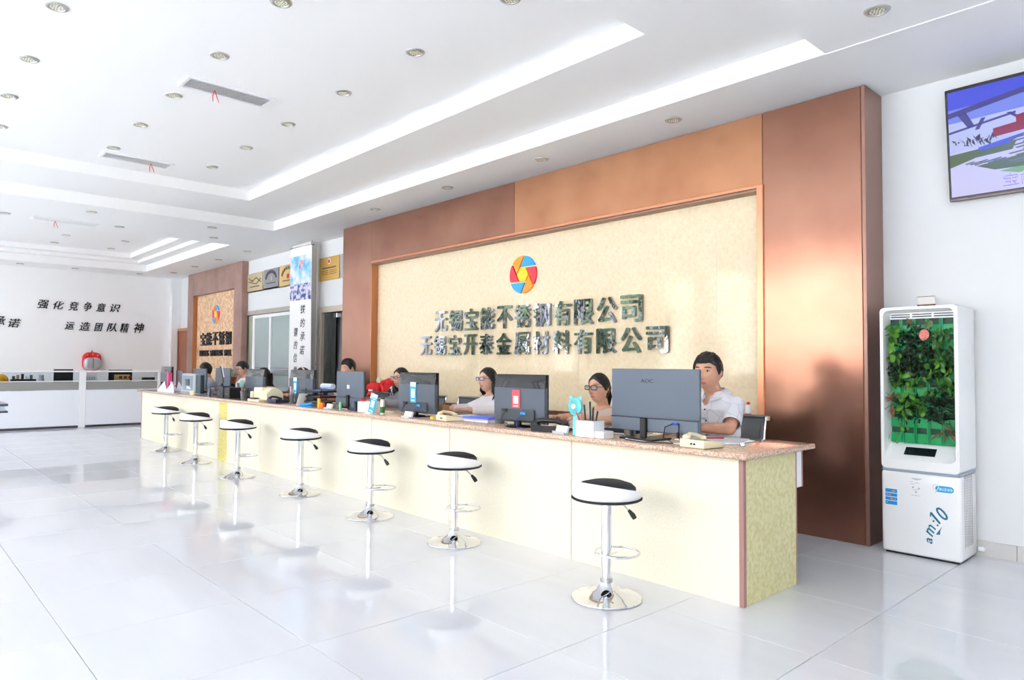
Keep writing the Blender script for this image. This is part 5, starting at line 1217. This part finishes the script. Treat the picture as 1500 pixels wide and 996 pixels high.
def hairline(phi, style):
    """phi 0 front .. pi back -> height of the hair edge"""
    a = abs(phi) / PI * 180
    tab = {'short': [(0, .060), (25, .064), (42, .060), (54, .044), (64, .012), (74, -.012), (84, -.016), (92, .012), (104, .010), (120, -.03), (150, -.055), (180, -.06)],
           'woman': [(0, .078), (22, .066), (45, .040), (60, .020), (75, -.01), (90, -.02), (105, -.05), (140, -.09), (180, -.095)],
           'bob': [(0, .045), (30, .040), (50, .015), (65, -.04), (90, -.07), (120, -.09), (180, -.095)]}[style]
    for k in range(len(tab) - 1):
        if tab[k][0] <= a <= tab[k + 1][0]:
            f = (a - tab[k][0]) / (tab[k + 1][0] - tab[k][0]); return tab[k][1] * (1 - f) + tab[k + 1][1] * f
    return -.06
def hair_mesh(fem, style, thick, spiky, M_):
    nu, nv = 120, 84; bm = bmesh.new(); vg = []
    for j in range(1, nv):
        th = PI * j / nv; row = []
        for i in range(nu):
            ph = 2 * PI * i / nu; d = Vector((math.sin(th) * math.sin(ph), -math.sin(th) * math.cos(ph), math.cos(th)))
            p = head_point(d.x, d.y, d.z, fem); phi = math.atan2(p.x, -p.y)
            h = hairline(phi, style) + (.009 if style == 'short' else .004) * noise.noise(Vector((phi * 6, 0, 3)))
            f = (p.z - h) / .016; f = max(0, min(1, f)); f = f * f * (3 - 2 * f)
            tp = thick * (.42 + .58 * max(0, d.z) ** .6) if style == 'short' else thick * (.75 + .25 * max(0, d.z))
            q = p + d * (.0012 + tp * f)
            if spiky: q += d * f * max(0, d.z) * spiky * (noise.noise(p * 70) + .5 * noise.noise(p * 160))
            else: q += d * f * .0025 * noise.noise(Vector((phi * 14, p.z * 12, 1)))
            row.append((bm.verts.new(M_ @ q), p.z > h - .003))
        vg.append(row)
    for a, b in zip(vg[:-1], vg[1:]):
        for i in range(nu):
            q = (a[i], a[(i + 1) % nu], b[(i + 1) % nu], b[i])
            if all(k[1] for k in q): bm.faces.new([k[0] for k in q])
    top = bm.verts.new(M_ @ (head_point(0, 0, 1, fem) + Vector((0, 0, thick))))
    for i in range(nu): bm.faces.new((vg[0][i][0], vg[0][(i + 1) % nu][0], top))
    bmesh.ops.delete(bm, geom=[v for v in bm.verts if not v.link_faces], context='VERTS')
    edge_smooth(bm, 5)
    mb = MB(); mb.bm.free(); mb.bm = bm
    return mb
SKIN = {}
def skin(rgb):
    if rgb not in SKIN: SKIN[rgb] = mat('skin_tone_%d' % len(SKIN), rgb, .5, rgb2=tuple(v * .95 for v in rgb), scale=20, spec=.35)
    return SKIN[rgb]
LIP = mat('lips', (192, 118, 104), .45); BROW = mat('brow_hair', (44, 34, 32), .8); HAIR = mat('black_hair', (26, 22, 24), .42, rgb2=(14, 12, 14), scale=30, stretch=(4, 4, 1), bump=.3, bscale=90)
EYEW = mat('eye_white', (196, 186, 180), .25); IRIS = mat('eye_dark', (30, 20, 18), .1); LENS = mat('spectacle_lens', (230, 226, 240), .02, alpha=.18)
def edge_smooth(bm, n):
    bd = [(v, [e.other_vert(v) for e in v.link_edges if e.is_boundary]) for v in bm.verts if v.is_boundary]
    bd = [(v, q) for v, q in bd if len(q) == 2]
    for _ in range(n):
        new = [(v, v.co * .4 + (q[0].co + q[1].co) * .3) for v, q in bd]
        for v, c_ in new: v.co = c_
def person(lab, x, y, headtop, fem, style, skin_rgb, shirt, hy=0.0, hp=0.0, body_yaw=0.0, glasses=None, hands=None, voxel=.0045, trous=(40, 42, 52), hair_t=.016, spiky=0, locks=None, neck='crew', lean=.06, sleeve=.55, shirt_m=None, shoulder=.175, group=None, lookx=0.0, hs=1.0, nl=None):
    t = thing('person', lab, 'person', (x, y, 0), body_yaw, group)
    sk_ = skin(skin_rgb); k_ = .93 if fem else 1.0
    hc = Vector((lookx, -lean, headtop - .113 * hs)); chin = hc.z - .113 * hs
    sh = chin - (nl if nl is not None else (.045 if not fem else .045)); sw_ = shoulder * (k_ if fem else 1)
    MH = T(*hc) @ R(hy, 'Z') @ R(hp, 'X') @ Matrix.Diagonal((hs, hs, hs, 1))
    grid = head_grid(fem)
    sx_, sy_ = lookx * .6, -lean * .4
    # ---- joints
    hands = hands or [(-.13, -.42, .868), (.15, -.42, .868)]
    J = []
    for s_, hnd in zip((-1, 1), hands):
        S_ = Vector((sx_ + s_ * (sw_ - .018), sy_ + .01, sh - .068)); H = Vector(hnd)
        E_ = Vector((sx_ + s_ * (sw_ + .055), sy_ - .11, max(.845, sh - .30)))
        if len(hnd) > 3: E_ = Vector(hnd[3:6]); H = Vector(hnd[:3])
        J.append((S_, E_, H))
    def torso(m, gr, top=True):
        hz = .50
        ell_rings(m, [(0, .03, hz - .04, .150 * k_ + gr, .115 + gr), (0, .03, hz + .05, .165 * k_ + gr, .118 + gr), (sx_ * .3, .02, hz + (sh - hz) * .35, .142 * k_ + gr, .100 + gr), (sx_ * .6, .005 + sy_ * .5, hz + (sh - hz) * .65, .158 * k_ + gr, .110 + gr), (sx_ * .9, sy_ * .9, sh - .10, .172 * k_ + gr, .108 + gr), (sx_, sy_, sh - .048, .172 * k_ + gr, .086 + gr), (sx_, sy_ + .005, sh - .012, .128 * k_ + gr * .8, .066 + gr), (sx_, sy_ + .008, sh + .022, .066 * k_ + gr * .5, .054 + gr * .5)])
        if fem:
            for s_ in (-1, 1): m.ball((sx_ + s_ * .072, sy_ - .075, sh - .17), (.062 + gr, .055 + gr, .058 + gr), 14, 10)
    m = MB(); torso(m, 0.0)
    add_head(m, MH, fem, grid)
    nk = .046 if fem else .056
    capsule(m, (sx_, sy_ + .012, sh - .01), MH @ Vector((0, .020, -.06)), nk * 1.08, nk)
    for i, (S_, E_, H) in enumerate(J):
        s_ = (-1, 1)[i]
        capsule(m, S_, E_, .050 * k_, .038 * k_); capsule(m, E_, E_.lerp(H, .35), .040 * k_, .038 * k_); capsule(m, E_.lerp(H, .35), H, .038 * k_, .025 * k_)
        d = (H - E_).normalized(); side = Vector((-d.y, d.x, 0)).normalized() * s_ * -1   # towards thumb (inner side)
        up = Vector((0, 0, 1)); P0 = H + d * .012
        # palm
        hm = MB(); hm.ball((0, 0, 0), (.040, .046, .014), 14, 10)
        hx_ = side; B = Matrix((( hx_.x, d.x, 0, (H + d * .052).x), (hx_.y, d.y, 0, (H + d * .052).y), (hx_.z, d.z, 1, (H + d * .052).z), (0, 0, 0, 1)))
        hm.xf(B); me_ = bpy.data.meshes.new('h'); hm.bm.to_mesh(me_); hm.bm.free(); m.bm.from_mesh(me_); bpy.data.meshes.remove(me_)
        for q, (off, ln) in enumerate(((.028, .066), (.0095, .075), (-.0095, .070), (-.027, .054))):
            b0 = H + d * .082 + side * off; b1 = b0 + d * ln * .42 + up * .008 + side * off * .12; b2 = b1 + d * ln * .32 - up * .008; b3 = b2 + d * ln * .2 - up * .014
            chain(m, [b0, b1, b2, b3], [.0088, .0084, .0078, .007], 8)
        c0 = H + d * .03 + side * .026; c1 = c0 + d * .03 + side * .024 - up * .004; c2 = c1 + d * .028 + side * .006 - up * .008
        chain(m, [c0, c1, c2], [.012, .010, .0085], 8)
    # legs under the clothes
    for s_ in (-1, 1):
        chain(m, [(s_ * .085, .02, .50), (s_ * .11, -.38, .50), (s_ * .11, -.30, .10)], [.080 * k_, .058 * k_, .036 * k_], 14)
    bmesh.ops.recalc_face_normals(m.bm, faces=m.bm.faces[:])
    body = remesh(m.bm, voxel, 1)
    for mm in (sk_, LIP): body.materials.append(mm)
    inv = MH.inverted()
    for p in body.polygons:
        q = inv @ p.center
        p.material_index = 0
        if q.y < -.06 and abs(q.x) < .025:
            ul = -.0565 + .0070 * (1 - (abs(q.x) / .025) ** 1.5); ll = -.0565 - .0100 * (1 - (q.x / .023) ** 2)
            if ll < q.z < ul: p.material_index = 1
    bo = link('body', body, t)
    # ---- face parts
    for s_ in (-1, 1):
        ex, ez = s_ * .031, .015; ey = surf_y(grid, ex, ez)
        eb = MB().ball((ex, ey + .0012, ez), (.0135, .0040, .0048), 14, 8); eb.xf(MH)
        e_ = obj('eye', eb, EYEW, t)
        ib = MB().ball((ex - .001, ey - .0014, ez - .0008), (.0062, .0026, .0054), 12, 8); ib.xf(MH); obj('iris', ib, IRIS, e_)
        lb = MB().tube([(ex + .0145 * c, surf_y(grid, ex, ez) - .0022 - .001 * (1 - c * c), ez + .0015 + .0052 * (1 - c * c)) for c in (-1, -.6, -.2, .2, .6, 1)], [.0010, .0017, .0020, .0020, .0017, .0010], 6); lb.xf(MH); obj('lash_line', lb, IRIS, e_)
        bb_ = MB(); pts = []
        for c in (-1, -.5, 0, .5, 1):
            bx_ = s_ * .034 + .019 * c; bz_ = .036 + .0035 * (1 - c * c) + s_ * c * -.0015; pts.append((bx_, surf_y(grid, bx_, bz_) - .0012, bz_))
        bb_.tube(pts, [.0016, .0034, .0038, .0034, .0016] if not fem else [.0008, .0016, .0020, .0018, .0008], 6); bb_.xf(MH); obj('eyebrow', bb_, BROW, t)
        nb = MB().ball((s_ * .0075, surf_y(grid, s_ * .0075, -.034) - .001, -.0345), (.0032, .0026, .0016), 8, 6); nb.xf(MH); obj('nostril', nb, mat('nostril_shade', (110, 60, 52), .6), t)
    # ---- hair
    hr = obj('hair', hair_mesh(fem, style, hair_t, spiky, MH), HAIR, t, 180)
    if locks == 'long':
        for s_ in (-1, 1):
            lk = MB()
            for q in range(5):
                a0 = .060 - .016 * q
                P = [MH @ Vector((s_ * .070, a0 + .01, .03)), MH @ Vector((s_ * .083, a0, -.03)), MH @ Vector((s_ * (.080 + .003 * q), a0 - .004, -.10)), Vector((sx_ + s_ * (.10 - .012 * q * .5), hc.y - .02 + .020 * q, sh - .035)), Vector((sx_ + s_ * (.105 + .012 * (q % 3)), hc.y - .06 + .02 * q, sh - .19 - .012 * (q % 3)))]
                lk.tube(P, [.008, .014, .016, .015, .003], 10)
            obj('hair_lock', lk, HAIR, hr)
        bk = MB(); ell_rings(bk, [((MH @ Vector((0, .03, .0))).x, (MH @ Vector((0, .045, 0))).y, hc.z + .0, .078, .055), (sx_ * .8 + lookx * .2, sy_ + .05, chin + .02, .088, .05), (sx_, sy_ + .085, sh - .04, .10, .035), (sx_, sy_ + .10, sh - .14, .09, .02)]); obj('back_hair', bk, HAIR, hr)
    if locks == 'tied':
        bk = MB(); bk.ball(MH @ Vector((0, .105, .0)), (.034, .032, .034), 16, 10); bk.tube([MH @ Vector((0, .11, -.01)), MH @ Vector((0, .13, -.07)), MH @ Vector((0, .12, -.15))], [.024, .022, .006], 10); obj('ponytail', bk, HAIR, hr)
    if locks == 'full':
        bk = MB(); ell_rings(bk, [(hc.x, hc.y + .03, hc.z + .05, .085, .095), (hc.x, hc.y + .03, hc.z - .02, .095, .105), (hc.x, hc.y + .04, chin, .10, .09), (sx_, sy_ + .07, sh - .05, .10, .05), (sx_, sy_ + .09, sh - .10, .08, .02)]); obj('back_hair', bk, HAIR, hr)
    if locks == 'band':
        bd = MB(); bd.tube([MH @ Vector((.098 * math.sin(a), .0 + .02 * math.cos(a), .118 * math.cos(a) + .008)) for a in [-1.4 + 2.8 * k / 16 for k in range(17)]], .010, 8); obj('hairband', bd, mat('pink_hairband', (232, 196, 186), .6), hr)
        bk = MB(); ell_rings(bk, [(hc.x, hc.y + .04, hc.z + .03, .080, .08), (hc.x, hc.y + .045, chin, .085, .07), (sx_, sy_ + .08, sh - .05, .10, .05), (sx_, sy_ + .09, sh - .2, .09, .02)]); obj('back_hair', bk, HAIR, hr)
    # ---- glasses
    if glasses:
        gm = mat('spectacle_frame', (34, 30, 44), .3) if glasses == 'dark' else mat('spectacle_frame_blue', (44, 48, 90), .3)
        yy = surf_y(grid, .03, .02) - .014
        yy = min(yy, surf_y(grid, 0, .012) - .002)
        gf = MB()
        for s_ in (-1, 1):
            lp_ = [(s_ * .034 + u, yy + abs(s_ * .034 + u) ** 2 * 2.0, .012 + v) for u, v in rrect(-.0265, .0265, -.0165, .0165, .009, 4)]
            gf.tube(lp_, .0030, 6, loop=True)
            gf.tube([(s_ * .059, yy + .008, .018), (s_ * .071, yy + .03, .018), (s_ * .079, -.01, .012), (s_ * .078, .022, .0)], .0028, 6)
        gf.tube([(-.009, yy + .0005, .016), (0, yy - .001, .018), (.009, yy + .0005, .016)], .0026, 6)
        gf.xf(MH); go = obj('spectacles', gf, gm, t)
        for s_ in (-1, 1):
            ln = MB().prism(rrect(s_ * .034 - .0262, s_ * .034 + .0262, .012 - .0162, .012 + .0162, .009, 3), lambda u, v, d: Vector((u, yy + u * u * 2.0 + d, v)), 0, .0006); ln.xf(MH); obj('lens', ln, LENS, go, None)
    # ---- shirt
    m = MB(); torso(m, .012)
    for i, (S_, E_, H) in enumerate(J):
        ex_ = S_.lerp(E_, min(1, sleeve / .62)) if sleeve < .62 else E_
        capsule(m, S_, ex_, .055 * k_, .060 * k_ if sleeve < .62 else .050)
        if sleeve >= .62: capsule(m, E_, E_.lerp(H, min(1, (sleeve - .5) * 2)), .050, .036)
    bmesh.ops.recalc_face_normals(m.bm, faces=m.bm.faces[:])
    sm_ = remesh(m.bm, .008, 3, 'shirt')
    bm = bmesh.new(); bm.from_mesh(sm_); bpy.data.meshes.remove(sm_)
    kill = []
    nx, ny = sx_, sy_ + .008
    for v in bm.verts:
        c_ = v.co; rr = math.hypot((c_.x - nx) / 1.0, (c_.y - ny) / .95)
        lim = {'crew': .078, 'collar': .070, 'scoop': .088}[neck]
        low = sh - (.012 if neck != 'scoop' else .030)
        if neck in ('collar', 'scoop') and c_.y < ny: low -= (.075 if neck == 'collar' else .035) * max(0, 1 - abs(c_.x - nx) / (.045 if neck == 'collar' else .09)) ** (1 if neck == 'collar' else .5)
        if c_.z > low and (rr < lim or (neck == 'collar' and c_.y < ny and abs(c_.x - nx) < .03)): kill.append(v)
        else:
            for S_, E_, H in J:
                if sleeve < .62:
                    ex_ = S_.lerp(E_, sleeve / .62); d_ = (E_ - S_).normalized()
                    if (c_ - ex_).dot(d_) > .0 and (c_ - ex_).length < .085: kill.append(v); break
        nn = noise.noise(c_ * 16) * .0035 + noise.noise(c_ * 40) * .0015
        v.co += v.normal * nn
    bmesh.ops.delete(bm, geom=list(set(kill)), context='VERTS')
    edge_smooth(bm, 14)
    me = bpy.data.meshes.new('shirt'); bm.to_mesh(me); bm.free(); me.materials.append(shirt_m or mat('shirt_' + '_'.join(map(str, shirt)), shirt, .8, bump=.1, bscale=150)); me.shade_smooth()
    so_ = link('shirt', me, t); sd2 = so_.modifiers.new('t', 'SOLIDIFY'); sd2.thickness = .004; sd2.offset = 1
    if neck == 'collar':
        for s_ in (-1, 1):
            cm = MB(); n = 10; A = []; B_ = []
            for k in range(n + 1):
                a = PI * .04 + (PI * .93) * k / n      # from back to front
                r_ = .066; cx, cy = nx + s_ * r_ * math.sin(a), ny + .012 + r_ * 1.02 * math.cos(a)
                f = k / n; zt_ = sh + .046 - .050 * f ** 2; zl = sh + .020 - .075 * f ** 2.2; rl = .098 + .030 * f
                A.append(Vector((cx, cy, zt_))); B_.append(Vector((nx + s_ * rl * math.sin(a) * (1 if f < .7 else 1 + .4 * (f - .7)) + s_ * .02 * f, ny + .012 + (rl + .012 * f) * 1.05 * math.cos(a), zl)))
            cm.rings([A, B_], closed=False, cap=False); co_ = obj('collar', cm, shirt_m, t, 180); s2 = co_.modifiers.new('t', 'SOLIDIFY'); s2.thickness = .004
        for k, z in enumerate((sh - .105, sh - .185, sh - .265)):
            yb = min((so_.data.vertices[i].co.y for i in range(len(so_.data.vertices)) if abs(so_.data.vertices[i].co.x - nx) < .012 and abs(so_.data.vertices[i].co.z - z) < .012), default=-.1)
            obj('button', MB().cyl(.0058, 0, .003, n=12, M=T(nx, yb - .003, z) @ R(PI / 2, 'X')), mat('dark_button', (50, 54, 70), .4), so_)
        obj('placket', MB().tube([(nx + .016, min((v.co.y for v in so_.data.vertices if abs(v.co.x - nx - .016) < .012 and abs(v.co.z - z) < .012), default=-.1) - .004, z) for z in [sh - .09 - .03 * k for k in range(9)]], .0012, 5), mat('seam_line', (200, 204, 220), .8), so_)
    if neck == 'scoop' or neck == 'crew':
        pass
    # ---- trousers, shoes
    m = MB()
    ell_rings(m, [(0, .03, .43, .155 * k_, .12), (0, .03, .50, .175 * k_, .135), (0, .03, .57, .165 * k_, .122)])
    for s_ in (-1, 1): chain(m, [(s_ * .085, .02, .50), (s_ * .11, -.38, .50), (s_ * .11, -.30, .12)], [.090 * k_, .068 * k_, .052 * k_], 14)
    bmesh.ops.recalc_face_normals(m.bm, faces=m.bm.faces[:])
    tm = remesh(m.bm, .014, 2, 'trousers'); tm.materials.append(mat('trousers_%d_%d_%d' % trous, trous, .8)); link('trousers', tm, t)
    for s_ in (-1, 1): obj('shoe', MB().ball((s_ * .11, -.335, .045), (.042, .12, .045), 14, 8).box(s_ * .11 - .04, s_ * .11 + .04, -.44, -.22, 0, .02, .008, 1), mat('shoe_black', (30, 28, 30), .4), t)
    return t, MH, J, sh

def office_chair(lab, x, y, rz=0, high=.91, col=(92, 96, 100), beige=False):
    t = thing('office_chair', lab, 'chair', (x, y, 0), rz, 'mesh office chairs behind the counter')
    mm = mat('chair_mesh_%d' % col[0], col, .55, alpha=.93)
    obj('seat', MB().box(-.23, .23, -.22, .22, .37, .40, .012, 2), mat('chair_seat', (60, 62, 66), .7), t, None)
    m = MB(); n = 8
    prof = [(.23, .46), (.255, .55), (.265, .68), (.275, .8), (.30, high)]
    m.rings([[Vector((-.215 + .43 * k / n, yy + .02 * (1 - (2 * k / n - 1) ** 2), z)) for k in range(n + 1)] for yy, z in prof], closed=False, cap=False)
    o = obj('backrest', m, mm, t, 180); o.modifiers.new('t', 'SOLIDIFY').thickness = .006
    for s_ in (-1, 1): obj('side_rail', MB().tube([(s_ * .222, -.2, .385), (s_ * .222, .2, .385), (s_ * .222, .25, .50)] + [(s_ * .222, yy, z) for yy, z in prof[2:]], .007, 8), CHROME, t)
    obj('top_bar', MB().tube([(-.222, .30, high), (0, .322, high), (.222, .30, high)], .012, 8), mat('chair_bar', (120, 124, 128), .3, metal=.6), t)
    obj('gas_column', MB().cyl(.025, .1, .37, n=14), CHROME, t)
    for k in range(5):
        a = 2 * PI * k / 5 + .3; l_ = obj('foot_spoke', MB().tube([(0, 0, .11), (.26 * math.cos(a), .26 * math.sin(a), .06)], [.02, .012], 8), CHROME, t)
        obj('caster', MB().ball((.26 * math.cos(a), .26 * math.sin(a), .026), .026, 10, 8), BLACK, l_)
    return t
PAT = mat('patterned_white_shirt', (246, 247, 254), .75)
_t = PAT.node_tree; _b = _t.nodes['Principled BSDF']; _c = _t.nodes.new('ShaderNodeTexCoord'); _v = _t.nodes.new('ShaderNodeTexVoronoi'); _v.feature = 'DISTANCE_TO_EDGE'; _v.inputs['Scale'].default_value = 9
_t.links.new(_c.outputs['Object'], _v.inputs['Vector']); _r = _t.nodes.new('ShaderNodeValToRGB'); _r.color_ramp.elements[0].position = .004; _r.color_ramp.elements[0].color = (*lin((176, 180, 202)), 1); _r.color_ramp.elements[1].position = .012; _r.color_ramp.elements[1].color = (*lin((247, 248, 255)), 1)
_t.links.new(_v.outputs['Distance'], _r.inputs[0]); _t.links.new(_r.outputs[0], _b.inputs['Base Color'])

P9, MH9, J9, sh9 = person('man in a patterned white short-sleeved shirt seated at the near end of the counter', -2.655, 4.44, 1.362, False, 'short', (216, 164, 138), (250, 250, 255), hy=.12, hp=.06, neck='collar', shirt_m=PAT, hair_t=.019, spiky=.008, voxel=.004, sleeve=.50, lean=.12, lookx=0, shoulder=.185, hs=1.12, nl=.022,
        hands=[(-.20, -.40, .870, -.24, -.16, .865), (-.03, -.36, .868, .235, -.24, .868)])
S_, E_, H = J9[1]; d = (H - E_).normalized(); c0 = H - d * .01
wt = MB(); q = d.to_track_quat('Z', 'Y').to_matrix().to_4x4(); wt.lathe([(.027, -.009), (.030, -.009), (.030, .009), (.027, .009)], 24, M=T(*c0) @ q, cap=False)
wo = obj('wristwatch', wt, STEEL, P9); obj('watch_face', MB().cyl(.015, 0, .006, n=18, M=T(*(c0 + Vector((.0, -.012, .026)))) @ R(.4, 'X')), GLOSSB, wo)
P8, *_ = person('woman with tied black hair and dark glasses in a beige top', -3.73, 4.50, 1.210, True, 'woman', (226, 178, 152), (216, 198, 186), hy=.02, hp=.02, glasses='dark', hair_t=.010, locks='tied', voxel=.004, neck='scoop', lean=.08, sleeve=.5, shoulder=.18, hs=1.05)
P7, *_ = person('woman with long black hair and blue-framed glasses in a white blouse', -5.14, 4.49, 1.245, True, 'woman', (228, 184, 160), (244, 242, 246), hy=-.04, hp=-.03, glasses='blue', hair_t=.013, locks='long', voxel=.004, neck='crew', lean=.06, sleeve=.9)
P6, *_ = person('woman with brown-black hair and glasses in a grey top half hidden by a monitor', -6.64, 4.50, 1.232, True, 'woman', (222, 176, 152), (150, 150, 158), hy=.1, glasses='dark', hair_t=.014, locks='long', voxel=.006, lean=.07, sleeve=.9)
P5, *_ = person('young man with short black hair in a pale shirt behind the square grey monitor', -7.80, 4.50, 1.338, False, 'short', (212, 160, 132), (214, 208, 204), hp=.22, hair_t=.018, spiky=.003, voxel=.006, lean=.08, sleeve=.5)
P4, *_ = person('woman with a pink hairband bent behind the monitor by the document trays', -9.0, 4.51, 1.222, True, 'woman', (220, 176, 150), (110, 60, 66), hp=.45, hair_t=.014, locks='band', voxel=.008, lean=.10, sleeve=.9)
P3, *_ = person('dark-haired woman in a pink top turned away behind the receipt printer', -10.28, 4.50, 1.200, True, 'bob', (214, 160, 136), (222, 186, 182), hy=-1.2, hp=.3, hair_t=.024, locks='full', voxel=.008, lean=.10, sleeve=.5, hands=[(-.13, -.30, .868), (.13, -.30, .868)])
P2, *_ = person('man with short hair and glasses in a white shirt beyond the laptop', -11.2, 4.52, 1.306, False, 'short', (216, 166, 142), (244, 242, 250), hp=.30, glasses='dark', hair_t=.018, spiky=.003, voxel=.006, lean=.08, sleeve=.5)
P1, *_ = person('black-haired person at the far end behind the tall grey monitors', -12.86, 4.50, 1.276, True, 'bob', (214, 166, 140), (190, 188, 192), hp=.25, hair_t=.022, voxel=.008, lean=.06, sleeve=.9)
for k, (lab, x, y) in enumerate((('mesh office chair under the man in the patterned shirt', -2.74, 4.58), ('mesh office chair under the woman in the beige top', -3.73, 4.60), ('mesh office chair under the woman in the white blouse', -5.12, 4.56),
        ('mesh office chair under the woman in the grey top', -6.64, 4.60), ('mesh office chair under the young man in the pale shirt', -7.80, 4.60), ('mesh office chair under the woman with the pink hairband', -8.93, 4.56),
        ('mesh office chair under the dark-haired woman in pink', -10.15, 4.54), ('mesh office chair under the man beyond the laptop', -11.10, 4.56), ('mesh office chair under the person at the far end', -12.86, 4.54))):
    if k == 0: CH = office_chair(lab, x, y)
    else: dup(CH, (x, y, 0), label=lab)
dup(CH, (-6.02, 4.72, 0), .15, label='empty mesh office chair between the women in grey and in the white blouse')
